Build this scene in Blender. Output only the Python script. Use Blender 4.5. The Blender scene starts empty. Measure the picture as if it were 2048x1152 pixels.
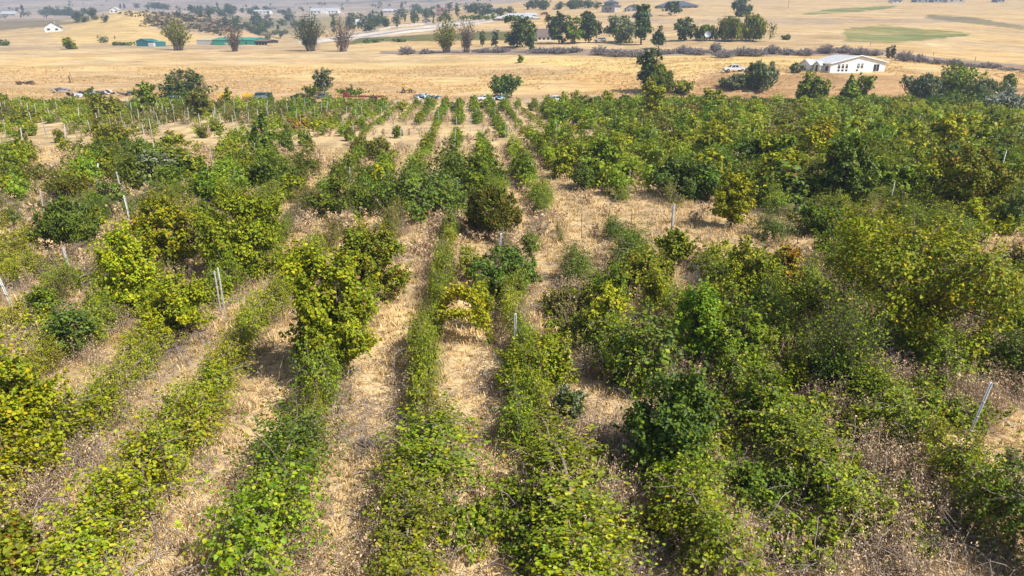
import bpy, math, random
import numpy as np
from mathutils import Vector, Matrix

rng = np.random.default_rng(7)
random.seed(7)
S = bpy.context.scene
COL = S.collection
R = math.radians

# ------------------------------------------------------------------ camera
F = 1365.0                      # focal length in photo pixels (2048 wide)
ZC = 10.0
PITCH = math.atan(516.0 / F)
CP, SP = math.cos(PITCH), math.sin(PITCH)
cam = bpy.data.cameras.new('camera')
cam.sensor_width = 36.0
cam.lens = 36.0 * F / 2048.0
cam.clip_start = 0.1
cam.clip_end = 9000
cam_o = bpy.data.objects.new('camera', cam)
COL.objects.link(cam_o)
cam_o.location = (0, 0, ZC)
cam_o.rotation_euler = (math.pi / 2 - PITCH, 0, 0)
S.camera = cam_o

def project(X, Y, Z):
    d = Y * CP - (Z - ZC) * SP
    up = Y * SP + (Z - ZC) * CP
    d = np.maximum(d, 1e-3)
    return 1024 + F * X / d, 576 - F * up / d, d

def row_g(y):                   # z/Y slope of the sight line at picture row y
    b = (576 - np.asarray(y, float)) / F
    return (b * CP - SP) / (CP + b * SP)

# ------------------------------------------------------------------ terrain
SL = 0.039
T_COLS = [
 (-500, [(190,192),(240,150),(300,112),(340,99),(380,95),(430,93),(500,84),(700,64),(900,48),(1300,34),(1800,18),(2600,-8),(3600,-40)]),
 (0,    [(190,192),(240,150),(300,112),(340,98),(380,95),(430,93),(500,80),(700,62),(900,50),(1000,42),(1300,34),(1800,18),(2600,-8),(3600,-40)]),
 (130,  [(190,192),(240,150),(300,112),(340,98),(380,95),(430,93),(500,80),(600,64),(700,50),(800,44),(1000,42),(1300,30),(1900,12),(2700,-10),(3600,-40)]),
 (270,  [(190,192),(240,150),(300,112),(340,98),(380,95),(430,93),(500,86),(560,70),(640,45),(720,27),(780,20),(840,22),(1000,30),(1400,22),(2000,8),(2800,-15),(3600,-40)]),
 (420,  [(190,192),(240,150),(300,113),(340,99),(380,96),(430,93),(500,88),(600,76),(700,56),(760,41),(800,35),(860,34),(1000,33),(1300,22),(1800,8),(2600,-15),(3600,-40)]),
 (560,  [(190,192),(240,150),(300,113),(330,101),(380,97),(430,94),(500,91),(650,86),(800,74),(1000,46),(1300,31),(1900,12),(2600,-12),(3600,-40)]),
 (700,  [(190,192),(240,150),(300,114),(325,102),(380,92),(430,86),(480,79),(520,75),(560,73),(700,62),(900,47),(1300,28),(1900,10),(2600,-10),(3600,-40)]),
 (850,  [(190,192),(240,150),(290,114),(315,104),(370,90),(410,82),(450,71),(500,59),(530,55),(620,50),(800,41),(1200,24),(1800,6),(2600,-15),(3600,-45)]),
 (960,  [(190,192),(240,148),(280,114),(305,104),(360,90),(400,80),(440,66),(490,51),(530,44),(620,33),(800,23),(1200,9),(2000,-12),(3600,-60)]),
 (1100, [(188,192),(230,148),(270,114),(295,104),(340,87),(380,79),(450,60),(520,42),(600,28),(800,15),(1200,-2),(2000,-25),(3600,-70)]),
 (1250, [(188,192),(230,146),(265,116),(290,105),(340,86),(400,72),(480,48),(560,31),(620,25),(800,8),(1200,-10),(2000,-35),(3600,-80)]),
 (1380, [(183,196),(196,166),(215,142),(250,122),(280,107),(305,97),(335,81),(400,62),(480,42),(600,25),(800,6),(1200,-15),(2000,-40),(3600,-80)]),
 (1500, [(182,197),(193,158),(204,145),(240,125),(275,109),(305,97),(335,82),(400,62),(480,44),(600,27),(800,6),(1200,-15),(2000,-40),(3600,-80)]),
 (1650, [(182,197),(193,158),(204,147),(235,131),(270,113),(300,100),(335,85),(420,58),(520,39),(700,16),(900,0),(1300,-20),(2000,-40),(3600,-80)]),
 (1800, [(182,197),(193,162),(204,150),(235,134),(270,115),(330,91),(420,64),(520,43),(700,20),(900,2),(1300,-18),(2000,-40),(3600,-80)]),
 (2048, [(182,197),(193,172),(206,158),(235,145),(270,132),(310,115),(400,82),(520,52),(700,25),(900,5),(1300,-15),(2000,-40),(3600,-80)]),
 (2550, [(182,197),(193,176),(206,162),(235,150),(270,138),(310,120),(400,86),(520,55),(700,28),(900,8),(1300,-12),(2000,-40),(3600,-80)]),
]
YG = np.geomspace(150, 3600, 420)
_tab = []
for px, kn in T_COLS:
    ky = [150, 174] + [k[0] for k in kn]
    kz = [-SL * 150, -SL * 174] + [ZC + k[0] * float(row_g(k[1])) for k in kn]
    z = np.interp(YG, ky, kz)
    for _ in range(2):
        zp = np.pad(z, 4, mode='edge')
        z = np.convolve(zp, np.array([1,2,3,4,5,4,3,2,1]) / 25.0, 'valid')
    _tab.append(z)
_tab = np.array(_tab)
_tu = np.array([(c[0] - 1024) / F for c in T_COLS]) / (CP + (576 - 100) / F * SP)

def vnoise(x, y, seed=0):
    xi = np.floor(x).astype(np.int64); yi = np.floor(y).astype(np.int64)
    fx = x - xi; fy = y - yi
    fx = fx * fx * (3 - 2 * fx); fy = fy * fy * (3 - 2 * fy)
    def h(a, b):
        n = (a * 374761393 + b * 668265263 + seed * 1442695041) & 0xFFFFFFFF
        n = ((n ^ (n >> 13)) * 1274126177) & 0xFFFFFFFF
        n = n ^ (n >> 16)
        return (n & 0xFFFF) / 65535.0
    return (h(xi, yi) * (1 - fx) + h(xi + 1, yi) * fx) * (1 - fy) + (h(xi, yi + 1) * (1 - fx) + h(xi + 1, yi + 1) * fx) * fy

def fbm(x, y, seed=0, o=3):
    s = 0; a = .5
    for i in range(o):
        s = s + a * vnoise(x * 2 ** i, y * 2 ** i, seed + i); a *= .5
    return s / (1 - .5 ** o)

def T(X, Y):
    X = np.asarray(X, float); Y = np.asarray(Y, float)
    X, Y = np.broadcast_arrays(X, Y)
    base = -SL * Y + (fbm(X * .25, Y * .25, 3) - .5) * .28 * np.clip((Y + 5) / 10, 0, 1)
    far = Y > 150
    if not far.any():
        return base
    Yf = np.clip(Y, 150, 3599)
    u = X / np.maximum(Yf, 1)
    fi = np.interp(u, _tu, np.arange(len(_tu)))
    i0 = np.clip(np.floor(fi).astype(int), 0, len(_tu) - 2); fr = fi - i0
    fr = fr * fr * (3 - 2 * fr) * .6 + fr * .4
    gy = np.interp(Yf, YG, np.arange(len(YG)))
    j0 = np.clip(np.floor(gy).astype(int), 0, len(YG) - 2); gr = gy - j0
    a = _tab[i0, j0] * (1 - gr) + _tab[i0, j0 + 1] * gr
    b = _tab[i0 + 1, j0] * (1 - gr) + _tab[i0 + 1, j0 + 1] * gr
    zf = a * (1 - fr) + b * fr
    amp = np.clip((Y - 180) / 200, 0, 1)
    zf = zf + (fbm(X * .03, Y * .03, 11) - .5) * 2.0 * amp + (fbm(X * .2, Y * .2, 12) - .5) * .5 * np.clip((Y - 176) / 20, 0, 1)
    w = np.clip((Y - 150) / 20, 0, 1)
    return base * (1 - w) + zf * w

_tt = np.geomspace(6, 3600, 5000)
def P(px, py, h=0.0):
    """ground point seen at photo pixel (px, py); h: point h metres above the ground projects there"""
    a = (px - 1024) / F; b = (576 - py) / F
    dx, dy, dz = a, CP + b * SP, b * CP - SP
    X = dx * _tt; Y = dy * _tt; Z = ZC + dz * _tt
    g = T(X, Y) + h
    k = np.nonzero(Z < g)[0]
    i = k[0] if len(k) else len(_tt) - 1
    if i > 0 and len(k):
        e0 = Z[i-1] - g[i-1]; e1 = Z[i] - g[i]
        t = _tt[i-1] + (_tt[i] - _tt[i-1]) * e0 / (e0 - e1 + 1e-9)
    else:
        t = _tt[i]
    X, Y = dx * t, dy * t
    return Vector((X, Y, float(T(np.array([X]), np.array([Y]))[0])))

def depth(p):
    return p.y * CP - (p.z - ZC) * SP

def gz(x, y):
    return float(T(np.array([x]), np.array([y]))[0])

# ------------------------------------------------------------------ materials
MATS = {}
def nodes(name):
    m = bpy.data.materials.new(name); m.use_nodes = True
    nt = m.node_tree; nt.nodes.clear()
    out = nt.nodes.new('ShaderNodeOutputMaterial')
    return m, nt, out
def N(nt, t, **kw):
    n = nt.nodes.new('ShaderNode' + t)
    for k, v in kw.items():
        setattr(n, k, v)
    return n

def leaf_mat(name, trans=.35, rough=.5, spec=.35, jitter=.05):
    m, nt, out = nodes(name)
    L = nt.links.new
    at = N(nt, 'Attribute', attribute_name='col')
    oi = N(nt, 'ObjectInfo')
    hs = N(nt, 'HueSaturation')
    mr = N(nt, 'MapRange'); mr.inputs['To Min'].default_value = .5 - jitter * .35; mr.inputs['To Max'].default_value = .5 + jitter * .35
    L(oi.outputs['Random'], mr.inputs['Value']); L(mr.outputs[0], hs.inputs['Hue'])
    wn = N(nt, 'TexWhiteNoise', noise_dimensions='1D'); L(oi.outputs['Random'], wn.inputs['W'])
    mv = N(nt, 'MapRange'); mv.inputs['To Min'].default_value = .85; mv.inputs['To Max'].default_value = 1.15; hs.inputs['Saturation'].default_value = 1.04
    L(wn.outputs['Value'], mv.inputs['Value']); L(mv.outputs[0], hs.inputs['Value'])
    L(at.outputs['Color'], hs.inputs['Color'])
    bs = N(nt, 'BsdfPrincipled'); bs.inputs['Roughness'].default_value = rough; bs.inputs['Specular IOR Level'].default_value = spec
    L(hs.outputs[0], bs.inputs['Base Color'])
    tr = N(nt, 'BsdfTranslucent')
    h2 = N(nt, 'HueSaturation'); h2.inputs['Hue'].default_value = .492; h2.inputs['Saturation'].default_value = 1.1; h2.inputs['Value'].default_value = 1.25
    L(hs.outputs[0], h2.inputs['Color']); L(h2.outputs[0], tr.inputs['Color'])
    mx = N(nt, 'MixShader'); mx.inputs[0].default_value = trans
    L(bs.outputs[0], mx.inputs[1]); L(tr.outputs[0], mx.inputs[2]); L(mx.outputs[0], out.inputs['Surface'])
    MATS[name] = m
    return m

def col_mat(name, rough=.85, spec=.2, noise=0.0, nscale=8.0, trans=0.0):
    m, nt, out = nodes(name); L = nt.links.new
    at = N(nt, 'Attribute', attribute_name='col')
    bs = N(nt, 'BsdfPrincipled'); bs.inputs['Roughness'].default_value = rough; bs.inputs['Specular IOR Level'].default_value = spec
    src = at.outputs['Color']
    if noise:
        tc = N(nt, 'TexCoord'); nz = N(nt, 'TexNoise'); nz.inputs['Scale'].default_value = nscale; nz.inputs['Detail'].default_value = 4
        L(tc.outputs['Object'], nz.inputs['Vector'])
        mr = N(nt, 'MapRange'); mr.inputs['From Min'].default_value = .3; mr.inputs['From Max'].default_value = .7
        mr.inputs['To Min'].default_value = 1 - noise; mr.inputs['To Max'].default_value = 1 + noise * .6
        L(nz.outputs[0], mr.inputs['Value'])
        hs = N(nt, 'HueSaturation'); L(src, hs.inputs['Color']); L(mr.outputs[0], hs.inputs['Value']); src = hs.outputs[0]
    L(src, bs.inputs['Base Color'])
    if trans:
        tr = N(nt, 'BsdfTranslucent'); L(src, tr.inputs['Color'])
        mx = N(nt, 'MixShader'); mx.inputs[0].default_value = trans
        L(bs.outputs[0], mx.inputs[1]); L(tr.outputs[0], mx.inputs[2]); L(mx.outputs[0], out.inputs['Surface'])
    else:
        L(bs.outputs[0], out.inputs['Surface'])
    MATS[name] = m
    return m

def flat_mat(name, color, rough=.6, metal=0., spec=.4, noise=.12, nscale=1.5, dirt=None, bump=None):
    m, nt, out = nodes(name); L = nt.links.new
    bs = N(nt, 'BsdfPrincipled'); bs.inputs['Roughness'].default_value = rough; bs.inputs['Metallic'].default_value = metal; bs.inputs['Specular IOR Level'].default_value = spec
    tc = N(nt, 'TexCoord'); nz = N(nt, 'TexNoise'); nz.inputs['Scale'].default_value = nscale; nz.inputs['Detail'].default_value = 6
    L(tc.outputs['Object'], nz.inputs['Vector'])
    rp = N(nt, 'ValToRGB'); rp.color_ramp.elements[0].position = .3; rp.color_ramp.elements[1].position = .68
    c = color; d = dirt or tuple(v * (1 - noise * 2) for v in c)
    rp.color_ramp.elements[0].color = (*d, 1); rp.color_ramp.elements[1].color = (*c, 1)
    L(nz.outputs[0], rp.inputs[0]); L(rp.outputs[0], bs.inputs['Base Color'])
    if bump:                                   # ribbed metal or siding
        wv = N(nt, 'TexWave', wave_type='BANDS', bands_direction=bump[0]); wv.inputs['Scale'].default_value = bump[1]
        L(tc.outputs['Object'], wv.inputs['Vector'])
        bp = N(nt, 'Bump'); bp.inputs['Strength'].default_value = .5; bp.inputs['Distance'].default_value = .03
        L(wv.outputs[0], bp.inputs['Height']); L(bp.outputs[0], bs.inputs['Normal'])
    L(bs.outputs[0], out.inputs['Surface'])
    MATS[name] = m
    return m

leaf_mat('leaf_vine', .25, .5, .25)
leaf_mat('leaf_tree', .22, .55, .2, .03)
col_mat('straw', .9, .1, trans=.25)
col_mat('wood', .9, .15, .35, 9)
col_mat('deadwood', .9, .15, .25, 3)
flat_mat('white_wall', (.85,.85,.85), .6, noise=.05, bump=('Z', 4))
flat_mat('white_paint', (.80,.80,.80), .4, noise=.04)
flat_mat('grey_roof', (.52,.53,.55), .8, noise=.12)
flat_mat('slate_roof', (.10,.115,.14), .8, noise=.12)
flat_mat('brown_roof', (.20,.145,.12), .85, noise=.15)
flat_mat('rust_roof', (.26,.13,.10), .85, noise=.2)
flat_mat('teal_metal', (.035,.17,.19), .45, noise=.08, bump=('X', 6))
flat_mat('green_metal', (.045,.30,.22), .45, noise=.08, bump=('X', 6))
flat_mat('pale_metal', (.50,.50,.46), .5, noise=.1, bump=('X', 6))
flat_mat('barn_wall', (.52,.47,.42), .8, noise=.12, bump=('X', 3))
flat_mat('grey_wall', (.33,.33,.36), .8, noise=.1)
flat_mat('tan_wall', (.46,.38,.29), .8, noise=.1)
flat_mat('dark_wood', (.07,.055,.045), .8, noise=.2)
flat_mat('glass', (.025,.03,.035), .08, spec=.6, noise=.1)
flat_mat('tyre', (.02,.02,.02), .9)
flat_mat('chrome', (.45,.45,.46), .3, metal=.8)
flat_mat('post_metal', (.52,.52,.51), .5, metal=.1, noise=.08, nscale=14)
flat_mat('post_wood', (.34,.31,.28), .9, noise=.25, nscale=10)
flat_mat('stake_rust', (.08,.045,.03), .85, noise=.3, nscale=10)
flat_mat('car_white', (.75,.76,.78), .3, noise=.04)
flat_mat('car_blue', (.05,.10,.19), .4, noise=.15)
flat_mat('car_blue_light', (.22,.30,.38), .4, noise=.1)
flat_mat('car_dark', (.03,.032,.036), .4, noise=.2)
flat_mat('car_grey', (.16,.16,.17), .4, noise=.2)
flat_mat('red_rust', (.22,.035,.025), .7, noise=.3, nscale=2)
flat_mat('yellow_paint', (.60,.36,.02), .55, noise=.2, nscale=2)
flat_mat('orange_rust', (.35,.15,.04), .8, noise=.3, nscale=2)
flat_mat('tarp_white', (.62,.63,.65), .6, noise=.12, nscale=1.2)
flat_mat('tarp_blue', (.10,.26,.40), .5, noise=.15, nscale=1.2)
flat_mat('scrap_dark', (.06,.05,.045), .7, noise=.3)
flat_mat('dish_mesh', (.42,.45,.50), .5, metal=.3, noise=.06)
flat_mat('flower_red', (.55,.10,.03), .6)
flat_mat('pale_road', (.55,.47,.39), .95, noise=.08, nscale=.05)

# ------------------------------------------------------------------ mesh building
def mesh_np(name, V, quads=None, tris=None, cq=None, ct=None, mat=None, smooth=False):
    me = bpy.data.meshes.new(name)
    nq = 0 if quads is None else len(quads); ntr = 0 if tris is None else len(tris)
    me.vertices.add(len(V)); me.vertices.foreach_set('co', np.ascontiguousarray(V, np.float32).ravel())
    loops = []
    if nq: loops.append(np.asarray(quads, np.int32).ravel())
    if ntr: loops.append(np.asarray(tris, np.int32).ravel())
    lp = np.concatenate(loops)
    me.loops.add(len(lp)); me.loops.foreach_set('vertex_index', lp)
    tot = np.concatenate([np.full(nq, 4, np.int32), np.full(ntr, 3, np.int32)])
    st = np.concatenate([[0], np.cumsum(tot)[:-1]]).astype(np.int32)
    me.polygons.add(nq + ntr); me.polygons.foreach_set('loop_start', st); me.polygons.foreach_set('loop_total', tot)
    if smooth: me.polygons.foreach_set('use_smooth', np.ones(nq + ntr, bool))
    cs = []
    if cq is not None and nq: cs.append(np.asarray(cq, np.float32).reshape(-1, 3))
    if ct is not None and ntr: cs.append(np.asarray(ct, np.float32).reshape(-1, 3))
    if cs:
        c = np.concatenate(cs); c = np.concatenate([np.clip(c, 0, 1), np.ones((len(c), 1), np.float32)], 1)
        a = me.attributes.new('col', 'FLOAT_COLOR', 'FACE'); a.data.foreach_set('color', np.ascontiguousarray(c, np.float32).ravel())
    if mat: me.materials.append(MATS[mat])
    me.update(calc_edges=True)
    return me

def link(name, me, parent=None, loc=None, rotz=None, scale=None):
    o = bpy.data.objects.new(name, me); COL.objects.link(o)
    if parent is not None: o.parent = parent
    if loc is not None: o.location = loc
    if rotz is not None: o.rotation_euler = (0, 0, rotz)
    if scale is not None: o.scale = scale if hasattr(scale, '__len__') else (scale,) * 3
    return o

def tag(o, label=None, cat=None, group=None, kind=None):
    if label: o['label'] = label
    if cat: o['category'] = cat
    if group: o['group'] = group
    if kind: o['kind'] = kind
    return o

def nrm(a):
    return a / np.maximum(np.linalg.norm(a, axis=-1, keepdims=True), 1e-9)

def leaf_geo(C, Nn, Tn, s, simple=False, wide=.45):
    """C centres, Nn normals, Tn tip directions, s sizes -> V, quads (2 per leaf, or 1 folded diamond when simple)"""
    n = len(C); s = np.broadcast_to(np.asarray(s, float), (n,))[:, None]
    Tn = nrm(Tn - Nn * np.sum(Tn * Nn, 1, keepdims=True)); B = np.cross(Nn, Tn)
    if simple:
        V = np.stack([C - Tn * s * .5, C + B * s * wide + Nn * s * .12, C + Tn * s * .55 - Nn * s * .08, C - B * s * wide + Nn * s * .12], 1).reshape(-1, 3)
        q = np.arange(n * 4).reshape(n, 4)
        return V, q, 1
    f = Nn * s * .14
    V = np.stack([C - Tn * s * .45, C - Tn * s * .22 + B * s * wide + f, C + Tn * s * .22 + B * s * wide * .85 + f * .8,
                  C + Tn * s * .58 - f * .8, C + Tn * s * .22 - B * s * wide * .85 + f * .8, C - Tn * s * .22 - B * s * wide + f], 1).reshape(-1, 3)
    k = (np.arange(n) * 6)[:, None]
    q = np.stack([k + np.array([0, 3, 2, 1]), k + np.array([0, 5, 4, 3])], 1).reshape(-1, 4)
    return V, q, 2

def tubes(segs, sides=4):
    """segs: list of (p0, p1, r0, r1) -> V, quads"""
    p0 = np.array([s[0] for s in segs], float); p1 = np.array([s[1] for s in segs], float)
    r0 = np.array([s[2] for s in segs])[:, None]; r1 = np.array([s[3] for s in segs])[:, None]
    return tubes_np(p0, p1, r0, r1, sides)

def tubes_np(p0, p1, r0, r1, sides=4):
    d = nrm(p1 - p0)
    ref = np.where(np.abs(d[:, 2:3]) > .9, np.array([[1., 0, 0]]), np.array([[0, 0, 1.]]))
    a = nrm(np.cross(d, ref)); b = np.cross(d, a)
    n = len(p0); rings = []
    for p, r in ((p0, r0), (p1, r1)):
        for k in range(sides):
            t = 2 * math.pi * k / sides
            rings.append(p + a * r * math.cos(t) + b * r * math.sin(t))
    V = np.stack(rings, 1).reshape(-1, 3)
    base = (np.arange(n) * sides * 2)[:, None]
    q = []
    for k in range(sides):
        k2 = (k + 1) % sides
        q.append(base + np.array([k, k2, sides + k2, sides + k]))
    return V, np.stack(q, 1).reshape(-1, 4)

def pal(n, cols, w, r, var=.18, corr=None):
    """random leaf colours: palette entries with weights, brightness variation"""
    cols = np.array(cols, float); w = np.array(w, float); w /= w.sum()
    if corr is None:
        i = r.choice(len(cols), n, p=w)
    else:
        cdf = np.cumsum(w); i = np.searchsorted(cdf, np.clip(corr, 0, .9999))
    c = cols[i] * (1 + (r.random((n, 1)) - .5) * 2 * var)
    c[:, 0] *= 1 + (r.random(n) - .5) * .25
    return c

# leaf colours (surface colours)
LIME = (.30,.325,.020); YEL = (.44,.34,.022); GRN = (.155,.222,.015); DGR = (.055,.092,.014); OLV = (.165,.158,.02)
BRN = (.20,.12,.045); RUST = (.24,.10,.02); ORG = (.48,.17,.015); GREY = (.17,.18,.12); BLU = (.065,.105,.045); MID = (.096,.138,.014)
SILV = (.46,.49,.43); TANL = (.34,.24,.12)
PALS = {
 'G': ([LIME, GRN, MID, YEL, DGR, TANL], [4, 5, 3, .3, .9, .35]),
 'Y': ([LIME, YEL, GRN, MID, BRN, TANL], [7, 1.0, 3.2, 1.2, .3, .4]),
 'D': ([MID, GRN, DGR, LIME, BRN], [4, 3, 3, .7, .2]),
 'O': ([OLV, MID, BRN, GRN, RUST, TANL], [4, 3, 1.2, 1.5, .5, .4]),
 's': ([LIME, GRN, MID, BRN, TANL], [3, 3, 2, 1, .6]),
 'lime': ([LIME, YEL, GRN, MID], [7, 1.5, 2, .6]),
 'yellow': ([YEL, LIME, GRN, ORG], [4, 4.5, 1.4, .12]),
 'olive': ([(.19,.19,.016), LIME, GRN, YEL, MID, BRN], [4, 3, 2, .6, 1.2, .3]),
 'rusty': ([OLV, RUST, MID, GRN, LIME, YEL], [5, 1.3, 2, 2, .8, .6]),
 'orange': ([(.42,.20,.03), YEL, RUST, OLV, LIME], [3, 2.5, 1.2, 2, 1]),
 'dark': ([(.085,.135,.03), MID, GRN, (.10,.15,.06)], [4, 3.5, 1.8, 1.5]),
 'grey': ([(.23,.25,.16), (.13,.17,.08), MID, OLV], [4, 2.5, 1.5, 1.2]),
 'silver': ([SILV, GREY, MID], [5, 2, 1]),
 'green': ([GRN, MID, LIME, DGR], [4, 3, 1.5, 1]),
 'bright': ([(.15,.26,.03), GRN, LIME, MID], [4, 3, 1.5, 1]),
 'brown': ([OLV, (.24,.17,.06), MID, GRN, GREY], [5, 2.2, 2.5, 1.2, 1]),
 'goldgreen': ([LIME, YEL, OLV, GRN, MID, ORG], [6, 1.8, 2.6, 2.6, 1, .12]),
 'oak': ([DGR, (.04,.065,.025), MID, OLV], [4, 3, 1.3, .6]),
 'limeyel': ([LIME, YEL, GRN, MID], [5, 1.8, 2.4, .5]), 'fresh': ([LIME, GRN, (.19,.19,.016), MID], [2.2, 4, 2.2, 1.8]),
 'oval': ([GRN, MID, (.19,.19,.016), LIME, YEL], [3, 3, 3, 2, .3]),
 'thorn': ([(.34,.30,.30), (.25,.22,.225), (.41,.37,.36), GREY], [4, 3, 2, 1]),
 'dry': ([BRN, TANL, GREY, OLV], [3, 2, 3, 1.2]),
 'bare': ([(.22,.17,.15), GREY, OLV, (.20,.12,.10)], [4, 2, 1, 2]),
}
WOODC = np.array([.15,.115,.09]); DEADC = np.array([.27,.225,.21])

# ------------------------------------------------------------------ grape vines
def vine_arrays(seed, L=2.0, H=1.3, reach=.9, nsh=64, step=.10, K=13, leaf=.125, palette='G', simple=False, drop=0.0, blend=.25):
    r = np.random.default_rng(seed)
    nk = 7; kc = r.integers(0, nk, nsh); ky = np.linspace(-L/2, L/2, nk) + r.normal(0, .1, nk); kz = r.normal(0, .14, nk); kx = r.normal(0, .14, nk)
    y0 = ky[kc] + r.normal(0, .09, nsh); x0 = r.normal(0, .12, nsh); z0 = np.clip(r.uniform(.45, H * .78, nsh) + kz[kc], .25, 9); x0 = x0 + kx[kc]
    az = np.where(r.random(nsh) < .5, 0, math.pi) + r.normal(0, .8, nsh)
    el = r.uniform(-.1, 1.25, nsh); upr = (r.random(nsh) < .24)[:, None]; el = np.where(upr[:, 0], r.uniform(.9, 1.5, nsh), el)
    d = np.stack([np.cos(az) * np.cos(el), np.sin(az) * np.cos(el), np.sin(el)], 1)
    p = np.stack([x0, y0, z0], 1)
    ln = r.uniform(.45, 1.0, nsh) * reach * 1.3
    st = (ln / K)[:, None]
    pts = []; dirs = []
    for k in range(K):
        p = p + d * st
        d = nrm(d + np.array([0, 0, -2.3 / K]) * (.6 + r.random((nsh, 1))) * np.where(upr, .22, 1) + r.normal(0, .16, (nsh, 3)))
        p[:, 2] = np.maximum(p[:, 2], .06)
        pts.append(p.copy()); dirs.append(d.copy())
    PP = np.stack(pts, 1); DD = np.stack(dirs, 1)
    shoot = np.repeat(np.arange(nsh), K)
    C = PP.reshape(-1, 3); D = DD.reshape(-1, 3)
    keep = r.random(len(C)) >= drop
    C, D, shoot = C[keep], D[keep], shoot[keep]
    n = len(C)
    side = np.where(np.arange(n) % 2 == 0, 1, -1)[:, None]
    lat = nrm(np.cross(D, np.array([0, 0, 1.0])) + 1e-6)
    s = leaf * r.choice([.5, .7, .9, 1.1, 1.35, 1.6], n, p=[.14, .2, .26, .2, .14, .06]) * r.uniform(.85, 1.15, n)
    C = C + lat * side * s[:, None] * .55 + r.normal(0, .03, (n, 3))
    outw = nrm(C - np.array([0, 0, H * .35]))
    Nn = nrm(np.array([0, 0, .75]) + outw * .5 + r.normal(0, .62, (n, 3)))
    Tn = nrm(D * .5 + lat * side * .7 + np.array([0, 0, -.5]) + r.normal(0, .25, (n, 3)))
    V, q, m = leaf_geo(C, Nn, Tn, s, simple, .44)
    corr = np.clip(r.random(nsh)[shoot] * .7 + r.random(n) * .3, 0, .999)
    corr = np.where(r.random(n) < .25, r.random(n), (np.argsort(np.argsort(corr)) + .5) / n)
    c = pal(n, *PALS[palette], r, .2, corr)
    c = c * (1 - blend) + c.mean(0) * blend
    return V, q, np.repeat(c, m, 0), (PP, z0, x0, y0)

def vine_wood(seed, info, H, dead=14):
    r = np.random.default_rng(seed + 999)
    PP, z0, x0, y0 = info
    segs = []
    for yy in (-.75, .1):                       # gnarled trunks
        p = np.array([r.normal(0, .05), yy + r.normal(0, .15), -.1]); rad = .05
        for k in range(4):
            q = p + np.array([r.normal(0, .06), r.normal(0, .06), H * .19]); segs.append((p, q, rad, rad * .85)); p = q; rad *= .85
    zc = H * .76 - .1
    cord = [np.array([r.normal(0, .05), yy, zc + r.normal(0, .04)]) for yy in (-1.05, -.5, 0, .5, 1.05)]
    for a, b in zip(cord[:-1], cord[1:]): segs.append((a, b, .024, .022))
    segs.append((np.array([0, -1.0, zc - .02]), np.array([0, 1.0, zc - .02]), .02, .02))
    for i in range(min(len(PP), 60)):
        a = np.array([0, y0[i], zc]); segs.append((a, np.array([x0[i], y0[i], z0[i]]), .010, .009)); a = np.array([x0[i], y0[i], z0[i]])
        for k in range(0, PP.shape[1] - 3, 3):
            b = PP[i, k + 2]; segs.append((a, b, .009, .007)); a = b
    V, q = tubes(segs, 4); c = np.tile(WOODC * 1.45, (len(q), 1)) * r.uniform(.6, 1.4, (len(q), 1))
    # dead grey canes trailing at the foot
    ds = []
    for i in range(dead):
        p = np.array([r.normal(0, .35), r.uniform(-1, 1), r.uniform(.1, .6)]); d = nrm(np.array([r.normal(0, 1), r.normal(0, .8), r.uniform(.1, .9)]))
        for k in range(4):
            e = p + d * .28; e[2] = max(e[2], .03); ds.append((p, e, .008, .006)); d = nrm(d + np.array([0, 0, -.45]) + r.normal(0, .2, 3)); p = e
    if ds:
        V2, q2 = tubes(ds, 3); c2 = np.tile(DEADC, (len(q2), 1)) * r.uniform(.6, 1.2, (len(q2), 1))
        q = np.concatenate([q, q2 + len(V)]); V = np.concatenate([V, V2]); c = np.concatenate([c, c2])
    return V, q, c

VINE_SPEC = {  # kind: (H, reach, nsh, drop)
 'G': (1.55, .85, 135, .04), 'Y': (1.5, .85, 120, .08), 'D': (1.6, 1.1, 160, .02), 'O': (1.4, .8, 90, .2), 's': (1.3, .55, 46, .2), 'B': (1.1, .65, 18, .45)}
VINES = {}
for kind, (H, reach, nsh, drop) in VINE_SPEC.items():
    VINES[kind] = []
    for v in range(6):
        sd = hash((ord(kind[0]), v)) % 10000 + 17 * v
        V, q, c, info = vine_arrays(sd, 2.1, H * (1 + .08 * (v % 3 - 1)), reach, int(nsh * 1.85), K=21, leaf=.055, palette=kind if kind != 'B' else 'O', drop=drop)
        fm = mesh_np('vine_foliage', V, quads=q, cq=c, mat='leaf_vine')
        Vw, qw, cw = vine_wood(sd, info, H, 0 if kind not in 'sB' else 26)
        wm = mesh_np('vine_wood', Vw, quads=qw, cq=cw, mat='wood')
        VINES[kind].append((fm, wm))

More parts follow.
